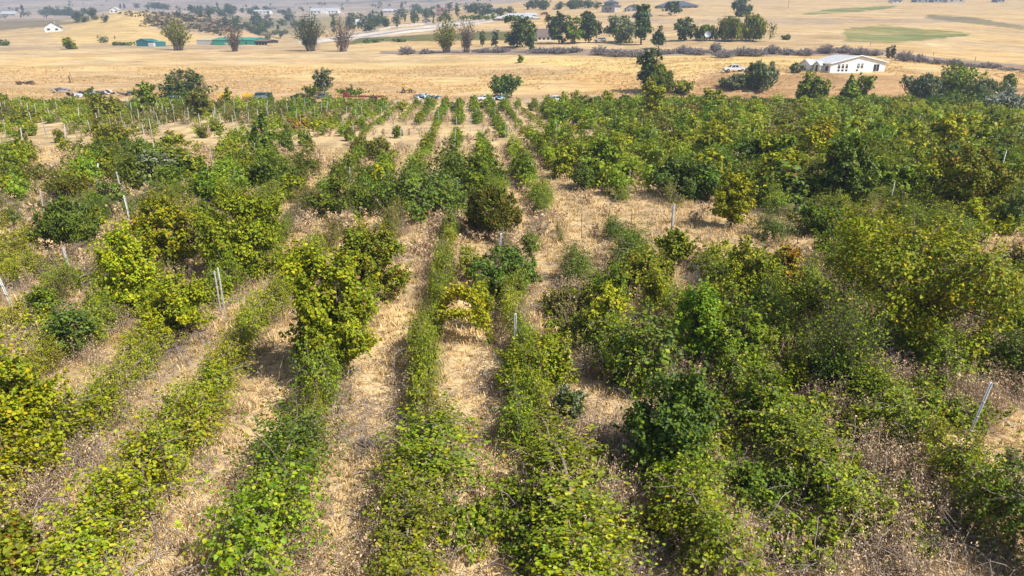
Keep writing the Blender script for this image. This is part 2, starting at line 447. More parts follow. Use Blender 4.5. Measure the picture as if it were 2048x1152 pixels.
# what grows where along the rows: one letter per 64 px of the photograph and band of rows
BANDS = [196,225,250,275,300,330,360,400,440,480,530,580,640,700,770,840,920,1000,1080,1300]
MAPG = [
 "YYYOGGOYGGGGsGGGsGGGGGYOYYGGYDDD",
 "OYYYOOsOOGOGsGGGsGGGGOGYOYGYYYYY",
 "Y.sOs.s.GsGs.s.GssGGOGGYOGGYOYYY",
 "...O...GD..s.sG.GGsGGGGGOGYGGOYG",
 "D.GDDssYDO.GsG.GGGGGGGGGOOGGGOGG",
 "GssDDDsGDOOGGDGGGG.GGGDDGOOGGOGG",
 "GOGsDDGGDOODDDDGG.GGsGDDYODGGOOG",
 "sBsBBGGGGODDDDBGG....s.sGGGGGGGG",
 "BBDDBGGYGBBOOBGBG....s..sGGGGGG.",
 "YOBsBGGYGBOOBsGBssBs..s...GGGG..",
 "YBBBYGGGBGGO.GGBDDBDGBGOBGGGGGGB",
 "BYGsGYGGYGGG.GGGGGBGGGGBBGGGGGGD",
 "YYsGYYGGYYGG.GGGGGGGGGBGGGGGGGGD",
 "YYYsYBYYGGGBGGGGGGBGGGGGGDGGGBDD",
 "YYYYYYYYGGGGGGGGGGGGGDGGGGGBGGGB",
 "YYYYsYYYGGGGGGGGGGBGGDGGGGGGDGG.",
 "YYYYBYYGGGGGGGGGGGBBGDGGGGGGGGG.",
 "YYYYYYGGGGGGGGGGGGGBGGGGGGGGGGG.",
 "YYYYYGGGGGGGGGGGGGGGGGGGGGGGGGGG",
]
for m_ in MAPG: assert len(m_) == 32, (m_, len(m_))
def cell(px, py):
    i = np.searchsorted(BANDS, py) - 1
    if i < 0: return None
    i = min(i, len(MAPG) - 1)
    return MAPG[i][int(min(max(px // 64, 0), 31))]

VPX, VPY = 930.0, 120.0
RS = -(94 / F) / (CP + (576 - 120) / F * SP)       # rows run dX/dY = RS
def row_x0(r):
    p = P(VPX + r * (800 - VPY), 800); return p.x - RS * p.y
RX0 = row_x0(-.11)
RDX = row_x0(-.11 + .305) - RX0                     # from row k to k+1 (towards the left of the photo: r>0 is ... see sign below)
VROT = math.atan2(-RS, 1.0)

cand = []
for k in range(-75, 76):
    x0 = RX0 + k * RDX
    for j in range(3, 104):
        Y = 1.0 + j * 1.7 + rng.normal(0, .18)
        X = x0 + RS * Y + rng.normal(0, .2)
        if Y > 173.5 or Y < 7: continue
        Z = gz(X, Y)
        px, py, d = project(X, Y, Z)
        if Y > 166 and 330 < px < 1150: continue
        if px < -140 or px > 2190 or py > 1260: continue
        c = cell(px, py)
        if c is None or c == '.': continue
        if c == 's' and rng.random() < .3: continue
        if rng.random() < ((.02 if px < 700 else .06) if d < 26 else .13 if d < 60 else .2): continue
        if d < 45 and rng.random() < .16: c = rng.choice(['O', 's', 'B', 'D', 'Y'] if px > 700 and d > 24 else ['O', 'D', 'Y', 'G', 'Y'])
        cand.append((d, X, Y, Z, px, py, c, k))
cand.sort(key=lambda t: t[0])
ORD = 'first second third fourth fifth sixth seventh eighth ninth tenth eleventh twelfth thirteenth fourteenth fifteenth sixteenth seventeenth eighteenth nineteenth twentieth'.split() + \
      ['twenty-' + w for w in 'first second third fourth fifth sixth seventh eighth ninth'.split()] + ['thirtieth'] + ['thirty-' + w for w in 'first second third fourth fifth sixth seventh eighth ninth'.split()]
def widen(px, py):
    if py > 880 and 620 < px < 1260: return 1.55
    if py > 850 and 1260 <= px < 1850: return 1.3
    if py > 820 and px <= 620: return 1.25
    if px > 1130 and py > 500: return 1.02
    if 420 < py <= 880 and px < 1130: return .68
    if py < 400 and px > 1150: return 1.2
    return 1.05
def ordn(i): return ORD[i] if i < len(ORD) else 'far'
def row_phrase(k):
    # RDX sign: k grows with r, that is towards the right of the photo when r>0
    k = k if RDX > 0 else -k
    if k == 0: return 'row at left foot of yellow arch'
    if k == 1: return 'row at right foot of yellow arch'
    if k == -1: return 'row in line with the oval tree'
    if k < -1: return '%s row left of oval tree' % ordn(-k - 2)
    return '%s row right of yellow arch' % ordn(k - 1)
ADJ = {'G': 'green', 'Y': 'yellowing', 'D': 'dark green', 'O': 'browning', 's': 'small sparse', 'B': 'mostly dead'}
inst, rest, count = [], [], {}
for t in cand:
    if len(inst) < 300 and -130 < t[4] < 2180 and t[5] < 1250: inst.append(t)
    elif t[0] > 30: rest.append(t)
for d, X, Y, Z, px, py, c, k in sorted(inst, key=lambda t: (t[7], t[0])):
    i = count.get(k, 0); count[k] = i + 1
    fm, wm = VINES[c][random.randrange(6)]
    root = bpy.data.objects.new('grape_vine', None); COL.objects.link(root)
    root.empty_display_size = .3
    root.location = (X, Y, Z); root.rotation_euler = (0, 0, VROT + (math.pi if random.random() < .5 else 0) + random.gauss(0, .06))
    s = random.uniform(.8, 1.15); root.scale = (s * random.uniform(.85, 1.1) * widen(px, py), s, s * random.uniform(.85, 1.15))
    tag(root, '%s grape vine, %s from near end, %s' % (ADJ[c], ordn(i), row_phrase(k)), 'grape vine', 'grape vines along the vineyard rows')
    link('foliage', fm, root); link('trunk', wm, root)

# the thousands of smaller vines behind: one mass
LODS = {}
for kind, (H, reach, nsh, drop) in VINE_SPEC.items():
    for lod, (fs, ls, K) in enumerate(((.75, .17, 9), (.55, .25, 7))):
        LODS[kind, lod] = []
        for v in range(6):
            V, q, c, info = vine_arrays(500 + v * 7 + ord(kind), 2.1, H * 1.12, reach, max(8, int(nsh * fs)), K=K, leaf=ls, palette=kind if kind != 'B' else 'O', simple=True, drop=drop, blend=.55)
            LODS[kind, lod].append((V, q, c))
def merge(items):
    """items: list of (V, q, c, X, Y, Z, rot, sx, sy, sz, colour gain)"""
    Vs, Qs, Cs = [], [], []; off = 0
    for V, q, c, X, Y, Z, rot, sx, sy, sz, g in items:
        ca, sa = math.cos(rot), math.sin(rot)
        x = V[:, 0] * sx; y = V[:, 1] * sy
        Vs.append(np.stack([x * ca - y * sa + X, x * sa + y * ca + Y, V[:, 2] * sz + Z], 1).astype(np.float32))
        Qs.append(q + off); off += len(V); Cs.append(c * g)
    return np.concatenate(Vs), np.concatenate(Qs), np.concatenate(Cs)
items = []
for d, X, Y, Z, px, py, c, k in rest:
    if d < 8: continue
    V, q, cc = LODS[c, 0 if d < 75 else 1][random.randrange(6)]
    s = random.uniform(.7, 1.2); gg = random.uniform(.6, 1.3); hs_ = (.42 if px < 1150 else .6) if Y > 157 else 1.0; fw = 1.0
    if px < 1080 and 222 < py < 345: hs_ *= .72; fw = .8
    items.append((V, q, cc, X, Y, Z, VROT + random.gauss(0, .1), s * random.uniform(.8, 1.15) * widen(px, py) * fw, s * fw, s * random.uniform(.7, 1.5) * hs_, np.array([gg * random.uniform(.78, 1.12), gg, gg])))
V, q, c = merge(items)
o = link('vineyard_rows', mesh_np('vineyard_rows', V, quads=q, cq=c, mat='leaf_vine'))
tag(o, 'rows of smaller green and yellow grape vines filling the back of the vineyard', 'vineyard', kind='stuff')
print('vines', len(inst), len(rest), len(q))

# ------------------------------------------------------------------ trees and shrubs
def solve_h(p, top):
    lo, hi = 0.05, 60.0
    for _ in range(40):
        m = (lo + hi) / 2
        y = float(project(p.x, p.y, p.z + m)[1])
        if y > top: lo = m
        else: hi = m
    return lo

def crown_arrays(seed, w, h, shape, n, leaf, palette, simple):
    r = np.random.default_rng(seed)
    nC = int(np.clip(n / 55, 42, 85))
    u = nrm(r.normal(0, 1, (nC, 3)))
    rho = r.random(nC) ** .33
    if shape == 'dome':
        u[:, 2] = np.abs(u[:, 2]); cz, rx, rz = h * .08, w * .45, h * .84
    elif shape in ('bush', 'feather'):
        cz, rx, rz = h * .48, w * .43, h * .47
    elif shape == 'column':
        cz, rx, rz = h * .55, w * .42, h * .45
    elif shape == 'cone':
        cz, rx, rz = h * .54, w * .46, h * .46
    elif shape == 'willow':
        cz, rx, rz = h * .58, w * .44, h * .40
    else:                                   # tree
        cz, rx, rz = h * .54, w * .44, h * .45
    lump = 1 + .22 * np.sin(u[:, 0] * 4 + seed) * np.cos(u[:, 1] * 3.3 + seed * 2) + r.normal(0, .07, nC)
    C = u * (rho * lump)[:, None] * np.array([rx, rx, rz]) + np.array([0, 0, cz])
    if shape == 'cone':
        t = np.clip((C[:, 2]) / h, 0, 1); C[:, :2] *= (1.25 - 1.15 * t)[:, None] * 1.15
    C[:, 2] = np.maximum(C[:, 2], .08 * min(h, 2))
    cr = (rx * rx * rz) ** (1/3) * r.uniform(.17, .38, nC) * (60 / nC) ** .25 * (1.2 if simple else 1)
    cnt = r.multinomial(n, cr ** 2 / np.sum(cr ** 2))
    ci = np.repeat(np.arange(nC), cnt); m = len(ci)
    uu = nrm(r.normal(0, 1, (m, 3)) + np.array([0, 0, .45]) + .4 * nrm(C[ci] - np.array([0, 0, cz])))
    g = uu * (r.random((m, 1)) ** .4 * 1.05) * cr[ci][:, None] * (np.array([1, 1, .72]) if shape not in ('feather', 'willow') else np.array([.9, .9, 1.15]))
    L = C[ci] + g
    # leafy shoots that stick out of the crown
    ns = max(6, int(m * .32 / 14)); src = r.integers(0, m, ns)
    sd_ = nrm(nrm(L[src] - np.array([0, 0, cz])) * .8 + np.array([0, 0, 1.0]) + r.normal(0, .35, (ns, 3))); sl_ = r.uniform(.15, .55, ns) * min(1.5, max(.5, rz * .8))
    pick = r.choice(m, min(m, ns * 14), replace=False); si = np.arange(len(pick)) % ns
    L[pick] = L[src][si] + sd_[si] * (sl_[si] * r.uniform(.1, 1.15, len(pick)))[:, None] + r.normal(0, leaf * .35, (len(pick), 3))
    L[:, 2] = np.maximum(L[:, 2], .04)
    ctr = np.array([0, 0, cz])
    out = nrm((L - ctr) / np.array([rx, rx, rz]))
    if shape == 'willow':
        L[:, 2] -= np.abs(r.normal(0, .18, m)) * h * np.clip(np.linalg.norm(L[:, :2], axis=1) / rx, .2, 1.1)
        L[:, 2] = np.maximum(L[:, 2], .15 * h)
    up = np.array([0, 0, 1.0])
    if shape == 'feather':
        Tn = nrm(out * .8 + up * .8 + r.normal(0, .3, (m, 3))); Nn = nrm(out * .5 + r.normal(0, .7, (m, 3)))
    elif shape == 'willow':
        Tn = nrm(out * .25 - up + r.normal(0, .2, (m, 3))); Nn = nrm(out + r.normal(0, .5, (m, 3)))
    else:
        Nn = nrm(up * .5 + out * .3 + uu * .5 + r.normal(0, .42, (m, 3))); Tn = nrm(out * .6 - up * .35 + r.normal(0, .5, (m, 3)))
    s = leaf * r.choice([.6, .8, 1.0, 1.2, 1.5], m) * r.uniform(.85, 1.15, m)
    wide = {'feather': .16, 'willow': .16}.get(shape, .4)
    V, q, k = leaf_geo(L, Nn, Tn, s * (1.5 if wide < .2 else 1), simple, wide)
    corr = r.random(nC)[ci] * .65 + r.random(m) * .35
    corr = (np.argsort(np.argsort(corr)) + .5) / m
    corr = np.where(r.random(m) < .3, r.random(m), corr)
    c = pal(m, *PALS[palette], r, .2, corr)
    c = c * .8 + c.mean(0) * .2
    ot = r.random(m) < .14; c[ot] = pal(int(ot.sum()), [GRN, MID, OLV, LIME, BRN], [3, 3, 2, 1.5, .8], r, .2)
    # trunk and limbs
    segs = []
    tr = max(.03, .022 * h + .008 * w)
    fork = h * {'tree': .25, 'willow': .3, 'cone': .85, 'column': .85}.get(shape, .12)
    p = np.array([0, 0, -.15]); nseg = 5
    for k2 in range(nseg):
        q2 = np.array([r.normal(0, .03) * h * .3, r.normal(0, .03) * h * .3, fork * (k2 + 1) / nseg]); f = 1 - .4 * k2 / nseg
        segs.append((p, q2, tr * f, tr * (f - .08))); p = q2
    top = p
    for i in r.choice(nC, min(nC, 46), replace=False):
        e = C[i]; b = top if shape not in ('cone', 'column') else np.array([0, 0, max(.1, e[2] * .8)])
        mid = b * .45 + e * .55 + np.array([0, 0, .06 * h]) + r.normal(0, .02, 3) * h
        segs.append((b, mid, tr * .42, tr * .25)); segs.append((mid, e, tr * .25, tr * .08))
        for _ in range(4):
            e2 = e + (r.normal(0, .7, 3) + np.array([0, 0, .5])) * cr[i]; segs.append((mid * .3 + e * .7, e2, tr * .12, tr * .04))
    Vw, qw = tubes(segs, 5); cw = np.tile(WOODC, (len(qw), 1)) * r.uniform(.75, 1.25, (len(qw), 1))
    return (V, q, np.repeat(c, k, 0)), (Vw, qw, cw)

def spray_arrays(seed, w, h, nst, leaf, palette, simple, lpk=3, spread=1.0, droop=.1, bare=.0, rad=.02, wood=None, twigs=2):
    """many stems fanning up from the base, with leaves along them"""
    r = np.random.default_rng(seed)
    K = 7
    az = r.uniform(0, 2 * math.pi, nst); rr = np.sqrt(r.random(nst)) * w * .48 * spread
    b = np.stack([np.cos(az) * rr * .28, np.sin(az) * rr * .28, np.full(nst, -.05)], 1)
    hh = h * (1 - .5 * (rr / (w * .5)) ** 2) * r.uniform(.6, 1.02, nst)
    e = np.stack([np.cos(az) * rr, np.sin(az) * rr, hh], 1)
    pts = []
    for k in range(K + 1):
        t = k / K
        q = b * (1 - t) + e * t
        q[:, :2] *= (1 - .35 * math.sin(math.pi * t) * (1 if droop < .3 else -.4))
        q[:, 2] += -droop * h * t ** 3 * .5
        q = q + r.normal(0, .012, (nst, 3)) * h * (k > 0)
        q[:, 2] = np.maximum(q[:, 2], .02 if k else -.1)
        pts.append(q)
    p0 = np.concatenate(pts[:-1]); p1 = np.concatenate(pts[1:])
    t0 = np.repeat(np.arange(K), nst)[:, None] / K
    r0 = rad * (1 - .75 * t0); r1 = rad * (1 - .75 * (t0 + 1 / K))
    a0, a1, b0, b1 = [p0], [p1], [r0], [r1]
    tips = []
    for k in range(2, K + 1):
        for _ in range(twigs):
            s = pts[k]; d = nrm(r.normal(0, .6, (nst, 3)) + np.array([0, 0, .5]) + nrm(pts[k] - pts[k-1]) * .6)
            ee = s + d * h * r.uniform(.06, .17, (nst, 1)); ee[:, 2] = np.maximum(ee[:, 2], .02)
            a0.append(s); a1.append(ee); b0.append(np.full((nst, 1), rad * .35)); b1.append(np.full((nst, 1), rad * .12)); tips.append((s, ee))
    Vw, qw = tubes_np(np.concatenate(a0), np.concatenate(a1), np.concatenate(b0), np.concatenate(b1), 3)
    wc = WOODC if wood is None else np.array(wood)
    cw = np.tile(wc, (len(qw), 1)) * r.uniform(.7, 1.25, (len(qw), 1))
    fol = None
    if lpk > 0 and bare < 1:
        src = tips + [(pts[k], pts[k + 1]) for k in range(2, K)]
        Cs = []; Ds = []
        for s, ee in src:
            for _ in range(lpk):
                t = r.random((nst, 1)); keep = r.random(nst) > bare
                Cs.append((s * (1 - t) + ee * t + r.normal(0, .025, (nst, 3)) * min(h, 4))[keep]); Ds.append((ee - s)[keep])
        C = np.concatenate(Cs); D = nrm(np.concatenate(Ds)); m = len(C)
        C[:, 2] = np.maximum(C[:, 2], .03)
        Nn = nrm(np.array([0, 0, .5]) + r.normal(0, .6, (m, 3))); Tn = nrm(D * .7 + r.normal(0, .5, (m, 3)))
        V, q, k2 = leaf_geo(C, Nn, Tn, leaf * r.uniform(.6, 1.4, m), simple, .3)
        fol = (V, q, np.repeat(pal(m, *PALS[palette], r, .22), k2, 0))
    return fol, (Vw, qw, cw)

LAND = []       # landmarks for the posts' labels: (px, py, phrase)
def plant(name, label, cat, bx, by, top, wpx, shape, palette, group=None, short=None, dens=1.0, push=True, wood=None, yaw=None):
    p = P(bx, by); d = depth(p)
    w = wpx * d / F
    if push and shape not in ('spray', 'baretree', 'brush', 'wispy'):
        k = 1 + .28 * w / p.y
        X, Y = p.x * k, p.y * k; p = Vector((X, Y, gz(X, Y))); d = depth(p)
    h = solve_h(p, top) * (.98 if d > 80 else 1.02)
    seed = int(bx * 13 + by * 7 + top) % 100000
    near = d < 70
    leaf = max(.075, d * (.0030 if d < 70 else .003))
    area = math.pi * w * h * (.6 if shape in ('dome',) else .8)
    n = int(np.clip((2.6 if d < 120 else 3.4) * dens * area / (leaf * leaf * .62) * (1.8 if shape == 'feather' else 1.25 if near else 1), 240, 24000))
    if n == 24000: leaf *= 1.15
    root = bpy.data.objects.new(name, None); COL.objects.link(root); root.location = p
    root.empty_display_size = .5
    tag(root, label, cat, group)
    if shape in ('spray', 'baretree', 'brush', 'wispy'):
        h *= 1.0 if shape == 'brush' else 1.14
        if shape == 'wispy': fol, wd = spray_arrays(seed, w * 1.05, h, 64, leaf * .75, palette, True, 3, 1, .05, .38, max(.03, d * .00028), wood or (.25,.20,.165), 3)
        elif shape == 'spray': fol, wd = spray_arrays(seed, w, h, int(np.clip(n / 60, 14, 90)), leaf, palette, not near, 3, 1, .15, 0, max(.012, d * .0003), wood)
        elif shape == 'baretree': fol, wd = spray_arrays(seed, w, h, 42, leaf * .8, palette, True, 2, 1, 0, .62, max(.03, d * .0003), wood or (.20,.15,.13), 3)
        else: fol, wd = spray_arrays(seed, w, h, int(np.clip(w * 13, 30, 190)), leaf * .6, palette, True, 2, 1.05, .5, .9, max(.012, d * .0002), wood or (.25,.212,.20), 5)
    else:
        fol, wd = crown_arrays(seed, w, h, shape, n, leaf, palette, not near)
    if fol is not None: link('crown' if shape not in ('dome', 'bush', 'brush') else 'foliage', mesh_np('crown', fol[0], quads=fol[1], cq=fol[2], mat='leaf_tree'), root)
    link('trunk' if shape not in ('dome', 'bush', 'brush') else 'branches', mesh_np('trunk', wd[0], quads=wd[1], cq=wd[2], mat='wood'), root)
    if short: LAND.append((bx, (by + top) / 2, short))
    return root

TREES = [
 # name, label, category, base x, base y, top y, width, shape, palette, short name
 ('fruit_tree', 'largest round tree in the vineyard, olive and yellow leaves, dark on its left', 'tree', 1805, 742, 440, 385, 'tree', 'goldgreen', 'the largest round tree'),
 ('pear_tree', 'oval olive green tree beside the bare straw aisle', 'tree', 668, 775, 503, 156, 'bush', 'fresh', 'the oval tree'),
 ('fruit_tree', 'rust-tinged tree standing behind the oval olive tree', 'tree', 738, 618, 445, 145, 'bush', 'rusty', 'the rust-tinged tree'),
 ('fruit_tree', 'round yellow-olive tree left of the rust-tinged tree', 'tree', 490, 575, 388, 172, 'bush', 'fresh', 'the round yellow-olive tree'),
 ('fruit_tree', 'tree with bright yellow top left of the round yellow-olive tree', 'tree', 345, 560, 405, 105, 'tree', 'limeyel', 'the yellow-topped tree'),
 ('fruit_tree', 'bright lime green tree cut by the left edge of the vineyard view', 'tree', 58, 985, 715, 175, 'tree', 'lime', 'the lime tree at the left edge'),
 ('fruit_tree', 'lime green bushy tree below the yellow-topped tree', 'tree', 275, 640, 455, 95, 'bush', 'lime', 'the lime bush below the yellow-topped tree'),
 ('fruit_tree', 'green upright tree in front of the round yellow-olive tree', 'tree', 358, 700, 550, 125, 'bush', 'lime', None),
 ('shrub', 'dark green feathery shrub left of the lime and yellow trees', 'shrub', 146, 505, 415, 125, 'feather', 'dark', 'the dark feathery shrub'),
 ('columnar_tree', 'narrow dark grey-green columnar tree', 'tree', 532, 330, 236, 36, 'column', 'dark', 'the narrow columnar tree'),
 ('shrub', 'wide dark green feathery shrub in front of the narrow columnar tree', 'shrub', 546, 392, 325, 92, 'feather', 'dark', None),
 ('sapling', 'slender bright green sapling above the round yellow-olive tree', 'sapling', 420, 440, 335, 44, 'column', 'bright', 'the slender bright sapling'),
 ('shrub', 'grey-green rounded shrub among thin vine posts', 'shrub', 325, 378, 310, 98, 'bush', 'grey', 'the grey-green shrub'),
 ('shrub', 'green shrub with a rust coloured top near the left edge', 'shrub', 152, 405, 336, 86, 'spray', 'rusty', 'the rust-topped shrub'),
 ('bramble_mound', 'broad dark green bramble mound in the middle of the vineyard', 'bramble', 838, 440, 342, 230, 'dome', 'dark', 'the broad dark bramble mound'),
 ('bramble_mound', 'dark green bramble mound left of the broad middle mound', 'bramble', 690, 440, 368, 120, 'dome', 'D', None),
 ('bramble_mound', 'dark bramble mound behind the brown-leaved shrub', 'bramble', 962, 400, 318, 110, 'dome', 'D', None),
 ('shrub', 'brown-leaved shrub in front of the dark bramble mounds', 'shrub', 985, 480, 380, 105, 'feather', 'brown', 'the brown-leaved shrub'),
 ('shrub', 'dark green shrub between the brown-leaved shrub and the yellow arch', 'shrub', 1008, 600, 505, 130, 'bush', 'dark', 'the dark shrub above the arch'),
 ('shrub', 'dark olive round shrub right of the dark shrub above the arch', 'shrub', 1278, 600, 510, 140, 'bush', 'rusty', 'the dark olive shrub'),
 ('shrub', 'round olive-yellow shrub at the foot of the yellow arch', 'shrub', 1066, 800, 692, 178, 'dome', 'olive', 'the round olive-yellow shrub'),
 ('fruit_tree', 'yellow-green small tree above the bare straw patch', 'tree', 1460, 462, 352, 74, 'tree', 'limeyel', 'the yellow-green small tree'),
 ('fruit_tree', 'dark green tall tree with a grey-green side in the right half', 'tree', 1672, 425, 275, 105, 'bush', 'dark', 'the dark tall tree'),
 ('sapling', 'yellow-green sapling behind the dark tall tree', 'sapling', 1622, 340, 238, 54, 'column', 'yellow', None),
 ('fruit_tree', 'brownish green tree between the largest tree and the right edge', 'tree', 1925, 440, 300, 150, 'tree', 'rusty', 'the brownish green tree'),
 ('shrub', 'wide dark green shrub left of the yellow-green small tree', 'shrub', 1372, 402, 322, 165, 'bush', 'dark', 'the wide dark shrub'),
 ('sapling', 'tall fresh green leafy sapling among the right-hand rows', 'sapling', 1386, 750, 590, 90, 'column', 'bright', 'the fresh green sapling'),
 ('elder_tree', 'dark bluish green small tree in the lower right foreground', 'tree', 1330, 985, 745, 185, 'bush', 'dark', 'the dark bluish tree'),
 ('shrub', 'grey-green leggy shrub leaning on the front of the largest tree', 'shrub', 1676, 790, 580, 170, 'spray', 'green', 'the grey-green leggy shrub'),
 ('shrub', 'olive-yellow shrub left of the rust-orange shrub', 'shrub', 1495, 620, 500, 120, 'bush', 'olive', None),
 ('shrub', 'rust-orange shrub below the bare straw patch', 'shrub', 1562, 590, 500, 70, 'bush', 'orange', 'the rust-orange shrub'),
 ('shrub', 'olive-yellow upright shrub beside the thick white post', 'shrub', 1345, 540, 458, 72, 'bush', 'olive', None),
 ('fruit_tree', 'small orange autumn tree among the far posts', 'tree', 597, 264, 234, 36, 'tree', 'orange', 'the small orange tree'),
 ('fruit_tree', 'small yellow tree right of the small orange tree', 'tree', 632, 264, 240, 28, 'tree', 'yellow', None),
 ('shrub', 'rust-brown round shrub in the far left rows', 'shrub', 216, 240, 190, 66, 'bush', 'rusty', 'the rust-brown far shrub'),
 ('shrub', 'brownish orange shrub at the far left edge', 'shrub', 52, 256, 216, 56, 'bush', 'rusty', None),
 ('sapling', 'dark green upright sapling before the large round dark bush', 'sapling', 296, 230, 163, 38, 'column', 'green', 'the dark upright sapling'),
 ('sapling', 'small dark sapling left of the dark upright sapling', 'sapling', 190, 214, 177, 28, 'column', 'dark', None),
 ('shrub', 'olive spreading shrub on bare straw in the far left', 'shrub', 228, 302, 240, 68, 'bush', 'rusty', 'the olive spreading shrub'),
 ('shrub', 'olive rounded shrub right of the bare straw gap', 'shrub', 346, 306, 264, 58, 'bush', 'olive', None),
 ('shrub', 'bright green low shrub near the narrow columnar tree', 'shrub', 464, 318, 280, 56, 'dome', 'lime', None),
 ('sapling', 'thin yellow sapling at the vineyard edge near yellow drums', 'sapling', 458, 216, 175, 13, 'column', 'yellow', None),
 ('shrub', 'airy brown-green shrub at the vineyard edge below the round dark bush', 'shrub', 398, 238, 176, 48, 'feather', 'brown', None),
 ('sapling', 'lime green broad sapling at the right vineyard edge', 'sapling', 1425, 232, 168, 52, 'bush', 'lime', None),
 ('sapling', 'lime green sapling in front of the dark leaning tree', 'sapling', 1305, 246, 164, 52, 'column', 'lime', None),
 ('sapling', 'dark green bushy tree below the white house, left one', 'tree', 1620, 214, 146, 66, 'bush', 'green', None),
 ('conifer_tree', 'dark green cone-shaped tree below the white house', 'tree', 1695, 215, 156, 48, 'cone', 'green', 'the cone-shaped tree'),
 ('sapling', 'green leafy tree right of the cone-shaped tree', 'tree', 1722, 212, 146, 34, 'bush', 'green', None),
 ('willow_bush', 'large green bushy tree right of the white house', 'tree', 1905, 205, 130, 120, 'bush', 'G', 'the large green bush'),
 ('shrub', 'greyish half-bare shrub left of the large green bush', 'shrub', 1845, 205, 152, 78, 'feather', 'grey', None),
 ('shrub', 'dusty grey-green shrub behind the silvery shrub', 'shrub', 1970, 215, 166, 90, 'feather', 'grey', None),
 ('silver_shrub', 'pale silvery leaved shrub near the right edge', 'shrub', 2005, 238, 188, 72, 'feather', 'silver', 'the silvery shrub'),
 ('sapling', 'narrow green sapling behind the silvery shrub', 'sapling', 2016, 184, 146, 22, 'column', 'green', None),
 ('fruit_tree', 'bright yellow tree below the silvery shrub', 'tree', 1981, 296, 246, 46, 'tree', 'yellow', 'the bright yellow far tree'),
 ('spiky_shrub', 'spiky palm-like green plant at the vineyard edge', 'plant', 1246, 212, 186, 36, 'spray', 'green', None),
 ('shrub', 'rust-brown shrub at the vineyard edge left of the spiky plant', 'shrub', 1176, 226, 190, 28, 'bush', 'brown', None),
 ('round_bush', 'large round dark green bush beyond the vineyard, left side', 'bush', 372, 200, 140, 104, 'dome', 'oak', 'the large round dark bush'),
 ('sapling', 'airy pale green tree above the wrecked cars', 'tree', 649, 190, 134, 34, 'tree', 'grey', None),
 ('shrub', 'clump of upright green shoots below the airy pale tree', 'shrub', 622, 194, 166, 44, 'spray', 'green', None),
 ('shrub', 'low row of green shoots behind the rusty red trailer', 'shrub', 706, 192, 172, 78, 'spray', 'green', None),
 ('round_bush', 'round dark green bush beside the white junk heap, centre', 'bush', 1012, 197, 151, 74, 'bush', 'dark', 'the round dark centre bush'),
 ('leaning_tree', 'dark leaning tree on the dry slope right of centre', 'tree', 1298, 186, 102, 56, 'tree', 'oak', None),
 ('shrub', 'grey-green shrub merging with the dark leaning tree', 'shrub', 1318, 190, 124, 46, 'feather', 'green', None),
 ('shrub', 'olive low bush right of the dark leaning tree', 'shrub', 1362, 192, 160, 54, 'bush', 'olive', None),
 ('shrub', 'dusty grey-green shrub right of the silver pickup', 'shrub', 1520, 184, 128, 62, 'feather', 'grey', None),
 ('shrub', 'dusty grey-green shrub below the silver pickup', 'shrub', 1466, 182, 150, 48, 'feather', 'grey', None),
 ('shrub', 'pale green shrub at the left end of the white house', 'shrub', 1592, 147, 126, 30, 'bush', 'grey', None),
 ('shrub', 'low reddish green shrub in the bottom left corner', 'shrub', 48, 1200, 1060, 125, 'bush', 'rusty', None),
 ('dead_shrub', 'small bare dark shrub on straw by the tall steel post', 'shrub', 2012, 958, 895, 46, 'baretree', 'brown', None),
 ('sapling', 'pale wispy grey-green plant right of the round olive-yellow shrub', 'plant', 1135, 862, 780, 60, 'feather', 'grey', None),
 # field edge and beyond
 ('round_bush', 'small round olive tree alone at the far left field edge', 'tree', 139, 99, 74, 34, 'bush', 'olive', None),
 ('poplar_clump', 'upright multi-stemmed tree right of the teal shed', 'tree', 358, 101, 37, 54, 'wispy', 'olive', None),
 ('bare_tree', 'low bare vase-shaped tree before the green barn', 'tree', 470, 103, 55, 42, 'baretree', 'bare', None),
 ('poplar_clump', 'dark green upright tree on the field crest, centre left', 'tree', 622, 102, 26, 58, 'wispy', 'oak', None),
 ('bare_tree', 'reddish bare round-topped tree beside the dark upright tree', 'tree', 686, 103, 36, 58, 'baretree', 'bare', None),
 ('bare_tree', 'tall thin half-bare green tree in the crest brush', 'tree', 893, 105, 38, 50, 'wispy', 'olive', None),
 ('bare_tree', 'tall thin bare tree right of the half-bare green tree', 'tree', 932, 105, 38, 46, 'baretree', 'bare', None),
 ('sapling', 'small airy tree left of the dark farmyard oak', 'tree', 965, 93, 60, 12, 'column', 'grey', None),
 ('sapling', 'slim green tree just left of the dark farmyard oak', 'tree', 990, 96, 57, 16, 'column', 'grey', None),
 ('oak_tree', 'dark green oak left of the brown-roofed farmhouse', 'tree', 1034, 96, 31, 62, 'tree', 'oak', None),
 ('conifer_tree', 'narrow dark conifer right against the farmhouse oak', 'tree', 1061, 104, 50, 18, 'cone', 'dark', None),
 ('oak_tree', 'dark tall oak right of the brown-roofed farmhouse', 'tree', 1118, 88, 26, 48, 'tree', 'oak', None),
 ('maple_tree', 'bright fresh green tree between two dark oaks', 'tree', 1149, 88, 41, 44, 'tree', 'bright', None),
 ('oak_tree', 'dark broad oak right of the bright fresh green tree', 'tree', 1178, 86, 24, 52, 'tree', 'oak', None),
 ('shrub', 'wide mixed green and grey thicket tree left of the tall conifer', 'tree', 1244, 87, 30, 72, 'bush', 'grey', None),
 ('conifer_tree', 'tallest dark conifer on the dry field', 'tree', 1282, 90, 8, 42, 'cone', 'oak', None),
 ('conifer_tree', 'small dark conifer in the grey hedgerow', 'tree', 1317, 98, 56, 24, 'cone', 'oak', None),
 ('oak_tree', 'dark green tree left of the two willows', 'tree', 1370, 82, 34, 42, 'tree', 'oak', None),
